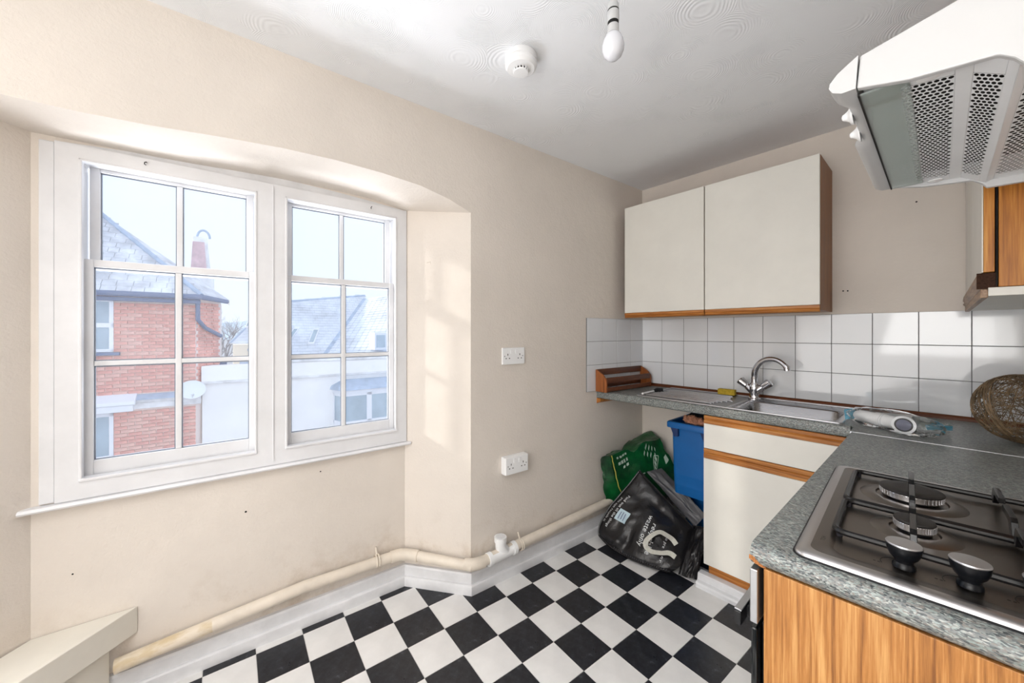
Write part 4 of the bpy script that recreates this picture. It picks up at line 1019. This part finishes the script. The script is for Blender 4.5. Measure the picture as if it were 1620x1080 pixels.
def gstrip(v0, w0, v1, w1, wd, name='printed_mark', mat=None, n=10):
    B = MB(); r1 = []; r2 = []
    for i in range(n+1):
        t_ = i/n; r1.append(gon(v0+(v1-v0)*t_, w0+(w1-w0)*t_-wd/2, .0035)); r2.append(gon(v0+(v1-v0)*t_, w0+(w1-w0)*t_+wd/2, .0035))
    B.grid([r1, r2]); B.build(name, mat or M['greenprint'], gb, smooth=0, recalc=False)
def gdash(v0, w0, v1, w1, wd, k, seed):
    random.seed(seed)
    for i in range(k):
        a = (i+.08)/k; c_ = (i+random.uniform(.6,.86))/k
        gstrip(v0+(v1-v0)*a, w0+(w1-w0)*a, v0+(v1-v0)*c_, w0+(w1-w0)*c_, wd, 'small_print', n=3)
gdash(.10,.93,.30,.95,.025,4,1); gdash(.10,.85,.30,.88,.045,4,2); gdash(.17,.77,.30,.79,.045,2,3)
for (a0,w0,a1,w1) in ((.32,.55,.46,.55),(.34,.40,.46,.40),(.32,.55,.34,.40),(.56,.42,.74,.72),(.62,.38,.80,.68),(.74,.72,.80,.68)): gstrip(a0,w0,a1,w1,.016)
gdash(.345,.475,.45,.475,.06,4,4); gdash(.60,.42,.76,.69,.07,4,5)
gstrip(.27,.25,.42,.30,.13,'printed_mark',M['print']); gstrip(.85,.55,.95,.60,.12,'printed_mark',M['greenprint'])
for k in range(4): gdash(.56+.06*k,.80-.04*k,.68+.05*k,.98-.03*k,.04,2,10+k)

# ------------------------------------------------------------------ outdoors, seen through the panes
GZ = -3.2
B = MB(); B.lbox(-60, 60, -400, -.49, GZ-.2, GZ); struct(B.build('street', M['street'], None, smooth=0))
OB = -10.1
bh = thing('brick_house', 'red brick house with hipped slate roof and white windows across the street', 'house', L(4.2,-12.0,GZ))
B = MB(); B.lbox(3.09, 5.9, OB-3.5, OB-.02, GZ, 2.16)
ch0, ch1 = (3.09, OB-.02), (2.66, OB-.62)
B.prism([L(3.09,OB-.02,GZ), L(2.66,OB-.62,GZ), L(2.66,OB-3.4,GZ), L(3.09,OB-3.4,GZ)], (0,0,2.16-GZ)); wall_ = B.build('wall', M['mortar'], bh, smooth=0)
WIN = [(4.47,5.30,.86,2.03),(4.47,5.30,-2.4,-.47)]
b0_ = MB(); b0_.box(-.1075,.1075,0,.024,-.0325,.0325)
proto = None; cnt = 0; far_ = MB(); random.seed(12)
rot = math.atan2(-UY, -UX)
for r in range(66):
    z = GZ+.04+r*.078
    if z > 2.10: break
    for k in range(13):
        s_ = 3.10+.1075+k*.232+(.116 if r % 2 else 0)
        if s_ > 5.9-.1: continue
        if any(a-.10 < s_ < b_+.10 and c-.03 < z < d+.03 for a,b_,c,d in WIN): continue
        if -.44 < z < -.06: continue
        vis = s_ < 4.85 and z > -1.42
        if vis and cnt < 300:
            if proto is None: proto = b0_.build('brick', M['brick'], wall_, local=True, smooth=0); ob = proto
            else:
                ob = proto.copy(); COL.objects.link(ob)
            if random.random() < .35:
                if 'alt' not in globals():
                    alt = proto.data.copy(); alt.materials.clear(); alt.materials.append(M['brick2'])
                ob.data = alt
            ob.location = L(s_, OB-.02+random.uniform(-.003,.003), z)-WL[bh]; ob.rotation_euler = (0,0,rot+PI); cnt += 1
        else:
            far_.lbox(s_-.1075, s_+.1075, OB-.02, OB+.003, z-.0325, z+.0325)
    if not (-.44 < z < -.06):
        if r % 2: far_.lbox(3.095, 3.205, OB-.02, OB+.003, z-.0325, z+.0325)
        for a,b_,c,d in WIN:
            if c-.03 < z < d+.03:
                ks = [3.2075+k*.232+(.116 if r % 2 else 0) for k in range(13)]; ks = [q_ for q_ in ks if q_ <= a-.10]
                if ks and a-.008-(max(ks)+.117) > .02: far_.lbox(max(ks)+.117, a-.006, OB-.02, OB+.003, z-.0325, z+.0325)
cd = Ldir(ch1[0]-ch0[0], ch1[1]-ch0[1], 0).normalized(); cn = Vector((-cd.y, cd.x, 0))
if cn.dot(Ldir(-.5,.5,0)) < 0: cn = -cn
for r in range(40, 68):
    z = GZ+.04+r*.078
    if z > 2.05: break
    for k in range(3):
        c = L(3.09,OB-.02,0)+cd*(.12+k*.232+(.05 if r%2 else 0)); c.z = z
        far_.hexa([c+cd*a+cn*n__+V3(0,0,h) for h in (-.0325,.0325) for a,n__ in ((-.1,0),(.1,0),(.1,.02),(-.1,.02))])
stuff(far_.build('brickwork', M['brick'], wall_, smooth=0))
for (a,b_,c,d) in WIN:
    f = MB(); o_ = OB+.012
    for (x0,x1,y0,y1) in ((a,a+.07,c,d),(b_-.07,b_,c,d),(a,b_,c,c+.07),(a,b_,d-.07,d),(a,b_,(c+d)/2-.05,(c+d)/2+.05)): f.lbox(x0,x1,OB-.06,o_,y0,y1)
    f = f.build('window', M['upvc'], bh, bevel=.006)
    for (y0,y1) in ((c+.07,(c+d)/2-.05),((c+d)/2+.05,d-.07)):
        p = MB(); p.lbox(a+.07,b_-.07,OB-.04,OB-.018,y0,y1); p.build('pane', M['dglass'], f, smooth=0)
    sl = MB(); sl.lbox(a-.10,b_+.06,OB-.02,OB+.08,c-.07,c-.003); sl.build('sill', M['gutter'] if c > 0 else M['upvc'], bh, bevel=.008)
B = MB(); B.lbox(2.99,4.20,OB-.02,OB+.07,-.42,-.28); B.lbox(2.99,4.22,OB-.02,OB+.10,-.28,-.20); B.build('string_course', M['coping'], bh, bevel=.01)
B = MB(); B.prism([L(2.97,OB-.02,-.10), L(2.97,OB+.13,-.195), L(2.97,OB+.13,-.215), L(2.97,OB-.02,-.215)], Ldir(1.25,0,0)); B.build('lead_flashing', M['lead'], bh)
B = MB(); B.lbox(4.14,5.9,OB-.02,OB+.20,-.44,-.30); B.prism([L(4.10,OB-.02,-.06), L(4.10,OB+.24,-.22), L(4.10,OB+.24,-.295), L(4.10,OB-.02,-.295)], Ldir(1.8,0,0)); B.build('shop_canopy', M['upvc'], bh, bevel=.01)
# hipped roof: front slope with courses of slates
EZ, EO = 2.15, OB+.18
fr = MB()
apex = (5.35, EO-2.35, EZ+2.35)
fr.add([L(2.98,EO,EZ), L(6.2,EO,EZ), L(6.2,EO-2.4,EZ+2.4), L(5.35,EO-2.4,EZ+2.4), L(2.45,EO-.85,EZ), L(2.45,EO-3.4,EZ)], [(0,1,2,3),(0,3,4),(4,3,5)])
roof = fr.build('roof', M['slate'], bh, smooth=0, recalc=False)
sl = MB(); random.seed(3)
for r in range(17):
    d0 = r*.142; z = EZ+d0; left = 2.98+d0*(5.35-2.98)/2.4
    s_ = left+random.uniform(0,.1)
    while s_ < 5.3:
        w_ = random.uniform(.18,.30); h = random.uniform(.006,.016)
        sl.hexa([L(s_,EO-d0+.012,z+h*.2),L(s_+w_-.008,EO-d0+.012,z+h*.2),L(s_+w_-.008,EO-d0-.17,z+.17+.004),L(s_,EO-d0-.17,z+.17+.004),L(s_,EO-d0+.02,z+.018+h),L(s_+w_-.008,EO-d0+.02,z+.018+h),L(s_+w_-.008,EO-d0-.165,z+.175+.012),L(s_,EO-d0-.165,z+.175+.012)]); s_ += w_
stuff(sl.build('slate_courses', M['slate'], roof, smooth=0))
B = MB(); B.tube([L(2.98,EO+.02,EZ+.03), L(5.33,EO-2.38,EZ+2.43)], .05, 8); B.build('hip_tiles', M['lead'], roof)
B = MB(); B.tube([L(5.9,EO+.05,EZ-.02), L(2.97,EO+.05,EZ-.02), L(2.50,EO-.80,EZ-.05)], .055, 10); B.lbox(3.0,5.9,OB-.02,EO,EZ-.17,EZ-.09); B.build('gutter', M['gutter'], bh)
B = MB(); B.tube([L(3.05,OB+.10,EZ-.05), L(3.05,OB+.06,EZ-.55), L(2.92,OB-.12,EZ-.75), L(2.62,OB-.55,EZ-.95)], .045, 10); B.build('downpipe', M['gutter'], bh)
ch = MB(); cs, co = 3.06, -12.0
ch.hexa([L(cs-.30,co-.3,1.6),L(cs+.30,co-.3,1.6),L(cs+.30,co+.3,1.6),L(cs-.30,co+.3,1.6),L(cs-.24,co-.26,2.95),L(cs+.28,co-.26,2.95),L(cs+.28,co+.26,2.95),L(cs-.24,co+.26,2.95)])
ch.hexa([L(cs-.18,co-.22,2.95),L(cs+.24,co-.22,2.95),L(cs+.24,co+.22,2.95),L(cs-.18,co+.22,2.95),L(cs-.10,co-.18,3.95),L(cs+.20,co-.18,3.95),L(cs+.20,co+.18,3.95),L(cs-.10,co+.18,3.95)])
chm = ch.build('chimney', M['coping'], bh, bevel=.02)
B = MB(); B.hexa([L(cs-.10,co+.20,3.02),L(cs+.24,co+.20,3.02),L(cs+.24,co+.232,3.02),L(cs-.10,co+.232,3.02),L(cs-.05,co+.19,3.8),L(cs+.20,co+.19,3.8),L(cs+.20,co+.205,3.8),L(cs-.05,co+.205,3.8)]); B.build('chimney_brickwork', M['chimbrick'], chm)
B = MB(); B.tube([L(cs-.02+.14*math.cos(a), co, 3.95+.22*math.sin(a)) for a in [PI*k/12 for k in range(13)]], .03, 8); B.build('chimney_hoop', M['lead'], chm)
sd2 = thing('satellite_dish', 'oval grey satellite dish on the corner of the brick house', 'dish', L(3.14,OB+.02,-.05))
dn_ = Ldir(-.12,1,.22).normalized(); dc = L(3.14,OB+.30,-.04)
B = MB(); B.lathe(dc, dn_, [(.001,-.055),(.10,-.048),(.19,-.028),(.25,0),(.252,.006),(.19,-.018),(.10,-.038),(.001,-.045)], 32, cap=False)
for i, p in enumerate(B.v):
    d = p-dc; B.v[i] = dc+Vector((d.x, d.y, d.z*.84))
B.build('reflector', M['dish'], sd2, smooth=60)
B = MB(); B.tube([dc-dn_*.05, L(3.14,OB+.01,-.10)], .022, 8); B.build('bracket', M['gutter'], sd2)
B = MB(); B.tube([dc+V3(0,0,-.2), dc+dn_*.22+V3(0,0,-.16)], .010, 6); B.tube([dc+dn_*.20+V3(0,0,-.16), dc+dn_*.26+V3(0,0,-.12)], .025, 10); B.build('receiver_arm', M['dish'], sd2)

wh = thing('rendered_building', 'white rendered flat-roofed building beside the brick house', 'building', L(.6,-11.2,GZ))
B = MB(); FP = [(2.98,-10.2),(2.62,-10.73),(2.62,-13.0),(-4.5,-13.0),(-4.5,-10.2)]; B.prism([L(a,c,GZ) for a,c in FP], (0,0,.02-GZ)); B.build('wall', M['render'], wh, smooth=0)
B = MB(); B.prism([L(a,c,.02) for a,c in [(3.0,-10.15),(2.80,-10.45),(-4.5,-10.45),(-4.5,-10.15)]], (0,0,.45)); B.build('parapet', M['render'], wh, bevel=.02)
B = MB(); B.lbox(-4.5, 2.99, -10.145, -10.11, .02, .09); B.lbox(-4.5, 1.9, -10.50, -10.12, .472, .55); B.build('coping', M['coping'], wh, bevel=.015)
B = MB(); B.lbox(-4.5, 2.2, -13.0, -10.52, .025, .36); B.build('flat_roof', M['lead'], wh)
bw = MB()
bay = [(.02,-10.2),(-.14,-9.72),(-1.60,-9.72),(-1.78,-10.2)]
def bayring(z, g_): return [L(bay[0][0]+g_,bay[0][1],z), L(bay[1][0]+g_*.7,bay[1][1]+g_,z), L(bay[2][0]-g_*.7,bay[2][1]+g_,z), L(bay[3][0]-g_,bay[3][1],z)]
bw.prism(bayring(-.46,.03), (0,0,.10)); bw.prism(bayring(-3.0,0), (0,0,1.66))
bayw = bw.build('bay_window', M['upvc'], wh)
for k in range(3):
    a, c = L(*bay[k],0), L(*bay[k+1],0); nseg = 1 if k != 1 else 2
    for j in range(nseg):
        p0, p1 = a.lerp(c, j/nseg), a.lerp(c, (j+1)/nseg); d = (p1-p0); n_ = Vector((d.y,-d.x,0)).normalized()
        f = MB()
        for (t0,t1,z0,z1) in ((0,.10,-1.34,-.46),(.90,1,-1.34,-.46),(0,1,-1.34,-1.26),(0,1,-.54,-.46)):
            x0, x1 = p0+d*t0, p0+d*t1; f.hexa([x0+V3(0,0,z0),x1+V3(0,0,z0),x1-n_*.06+V3(0,0,z0),x0-n_*.06+V3(0,0,z0),x0+V3(0,0,z1),x1+V3(0,0,z1),x1-n_*.06+V3(0,0,z1),x0-n_*.06+V3(0,0,z1)])
        f.build('casement', M['upvc'], bayw, smooth=0)
        x0, x1 = p0+d*.1-n_*.02, p0+d*.9-n_*.02
        g_ = MB(); g_.hexa([x0+V3(0,0,-1.26),x1+V3(0,0,-1.26),x1-n_*.01+V3(0,0,-1.26),x0-n_*.01+V3(0,0,-1.26),x0+V3(0,0,-.54),x1+V3(0,0,-.54),x1-n_*.01+V3(0,0,-.54),x0-n_*.01+V3(0,0,-.54)]); g_.build('pane', M['dglass'], bayw, smooth=0)
B = MB(); B.add(bayring(-.36,.10)+bayring(-.26,.06)+bayring(-.10,-.25), [(0,1,5,4),(1,2,6,5),(2,3,7,6),(4,5,9,8),(5,6,10,9),(6,7,11,10),(8,9,10,11),(3,2,1,0)]); B.build('lead_roof', M['lead'], wh, recalc=False)
B = MB(); B.lbox(2.50,2.88,-11.1,-10.75,.365,.56); tag(B.build('roof_box', M['gutter'], None, bevel=.015), 'small blue-grey box on the flat roof beside the brick corner', 'box')

rh = thing('slate_house', 'long slate roofed house with rooflights behind the white building', 'house', L(0,-16,GZ))
NA = Ldir(0,1,1)
def rp(s_, z): return L(s_, -14-(z-.42), z)     # point on the 45 degree front slope
poly = [rp(2.45,.90), rp(.85,.90), rp(.80,.46), rp(-.48,.46), rp(-2.60,2.86), rp(-2.64,3.02), rp(1.12,2.46)]
B = MB(); B.poly(poly); rf = B.build('roof', M['slate2'], rh, smooth=0, recalc=False)
co_ = MB()
import itertools
for r in range(24):
    z = .47+r*.108
    def span(z):
        lft = 2.45-(2.45-1.12)*max(0,(z-.90))/(2.46-.90) if z > .9 else .80
        rgt = -.48-(2.12)*(z-.46)/2.40
        if z > 2.46: lft = 1.12-(z-2.46)*(3.76/.56)
        return lft, rgt
    l0, r0 = span(z)
    if l0-r0 < .1: continue
    s_ = r0
    while s_ < l0-.05:
        w_ = min(.26, l0-s_); up = V3(0,0,.012)+Ldir(0,.012,0)
        co_.hexa([rp(s_,z),rp(s_+w_-.010,z),rp(s_+w_-.010,z+.115),rp(s_,z+.115),rp(s_,z)+up*1.6,rp(s_+w_-.010,z)+up*1.6,rp(s_+w_-.010,z+.115)+up*.7,rp(s_,z+.115)+up*.7]); s_ += w_
stuff(co_.build('slate_courses', M['slate2'], rf, smooth=0))
B = MB(); v1, v2 = rp(-.48,.46), rp(-2.60,2.86); up = V3(0,0,.03)+Ldir(0,.03,0); sd_ = Ldir(.09,0,0)
B.hexa([v1-sd_,v1+sd_,v2+sd_,v2-sd_,v1-sd_+up,v1+sd_+up,v2+sd_+up,v2-sd_+up]); B.build('valley_lead', M['lead'], rf)
B = MB(); B.tube([rp(1.12,2.47), rp(-2.64,3.03)], .06, 8); B.tube([rp(2.45,.92), rp(1.12,2.48)], .05, 8); B.build('ridge_tiles', M['lead'], rf)
B = MB(); B.lbox(-.5, 2.36, -18.5, -14.55, GZ, .86); B.build('wall', M['creamwall'], rh, smooth=0)
def rooflight(s0, z0, s1, z1, wd, par):
    up = V3(0,0,.07)+Ldir(0,.07,0); B = MB(); a, c = rp(s0,z0), rp(s1,z1); wv = Ldir(wd,0,0)
    B.hexa([a,a-wv,c-wv,c,a+up,a-wv+up,c-wv+up,c+up]); f = B.build('rooflight', M['upvc'], par, bevel=.01)
    B = MB(); u2 = up*1.05; i = Ldir(-wd*.16,0,0); d = (c-a)*.10
    B.hexa([a+d+i+up,a+d-wv-i+up,c-d-wv-i+up,c-d+i+up,a+d+i+u2,a+d-wv-i+u2,c-d-wv-i+u2,c-d+i+u2]); B.build('pane', M['dglass'], f, smooth=0)
rooflight(.76,1.0,.47,1.40,.17,rh); rooflight(.10,.80,-.20,1.39,.22,rh); rooflight(2.02,1.42,1.86,1.85,.20,rh)
B = MB(); B.lathe(L(1.80,-14.54,.68), Ldir(0,1,0), [(.16,0),(.16,.03)], 20)
for i, p in enumerate(B.v):
    if True:
        d = p-L(1.80,-14.54,.68); B.v[i] = L(1.80,-14.54,.68)+Vector((d.x,d.y,d.z*.7))
B.build('oval_vent', M['lead'], rh)
# neighbouring roof right of the valley
r2 = thing('slate_house', 'nearer slate roof slope to the right of the lead valley', 'house', L(-2.4,-14,GZ))
q4 = [rp(-.50,.46), L(-2.3,-13.0,.46), L(-4.2,-13.0,.46), L(-4.2,-15.2,3.2), rp(-2.62,2.86)]
B = MB(); B.poly(q4); B.prism([rp(-.55,.44),L(-2.3,-13.02,.44),L(-4.2,-13.02,.44),L(-4.2,-14.6,.44)], (0,0,-3.6)); rf2 = B.build('roof', M['slate2'], r2, smooth=0, recalc=False)
co_ = MB()
for r in range(22):
    f0 = r/22; f1 = (r+1.08)/22
    a0, a1 = q4[0].lerp(q4[4], f0), q4[0].lerp(q4[4], f1); c0_, c1_ = q4[1].lerp(q4[3], f0), q4[1].lerp(q4[3], f1)
    up = V3(0,0,.010)+Ldir(0,.008,0)
    for k in range(9):
        p0,p1,p2,p3 = a0.lerp(c0_,k/9),a0.lerp(c0_,(k+.95)/9),a1.lerp(c1_,(k+.95)/9),a1.lerp(c1_,k/9)
        co_.hexa([p0,p1,p2,p3,p0+up*2.6,p1+up*2.6,p2+up,p3+up])
stuff(co_.build('slate_courses', M['slate2'], rf2, smooth=0))
B = MB(); B.lbox(-2.45,-1.98,-13.6,-12.9,.62,1.30); dm = B.build('dormer', M['upvc'], r2, bevel=.02)
B = MB(); B.lbox(-2.38,-2.05,-12.9,-12.88,.72,1.2); B.build('pane', M['dglass'], dm, smooth=0)
def tree(name, label, base, h, seed, spread=.6):
    random.seed(seed); B = MB()
    def grow(p, d, ln, r, dep):
        n = 3; pts = [p]
        for i in range(n):
            d = (d+V3(random.gauss(0,.13),random.gauss(0,.13),random.gauss(.03,.08))).normalized(); pts.append(pts[-1]+d*ln/n)
        B.tube(pts, [r*(1-.4*i/n) for i in range(n+1)], 5 if dep < 3 else 3, cap=False)
        if dep < 6:
            for k in range(3 if dep < 5 else 2):
                a = d.orthogonal().normalized(); a.rotate(Matrix.Rotation(random.uniform(0,2*PI),3,d))
                grow(pts[-1-(k%2)], (d+a*random.uniform(.35,spread+.25)).normalized(), ln*random.uniform(.62,.82), r*.58, dep+1)
    grow(base, V3(0,0,1), h*.30, h*.022, 0)
    return tag(B.build(name, M['bark'], None, smooth=0, recalc=False), label, 'tree')
tree('bare_tree', 'bare leafless tree between the brick house and the slate house', L(2.6,-22,GZ), 6.6, 5)
tree('bare_tree', 'bare leafless tree rising behind the slate roof', L(-.1,-23,GZ), 6.9, 8)
B = MB(); rows = [[],[]]
for k in range(61):
    s_ = -260+k*9; h = 10.5+4.5*math.sin(k*.33+.6)*.6+3*mnoise.noise(V3(k*.2,0,0))
    rows[0].append(L(s_,-300,GZ)); rows[1].append(L(s_,-330,GZ+3.2+h))
B.grid(rows); B.grid([[p for p in rows[1]], [p+Ldir(0,-80,-6) for p in rows[1]]]); struct(B.build('hills', M['hill'], None, smooth=60, recalc=False))
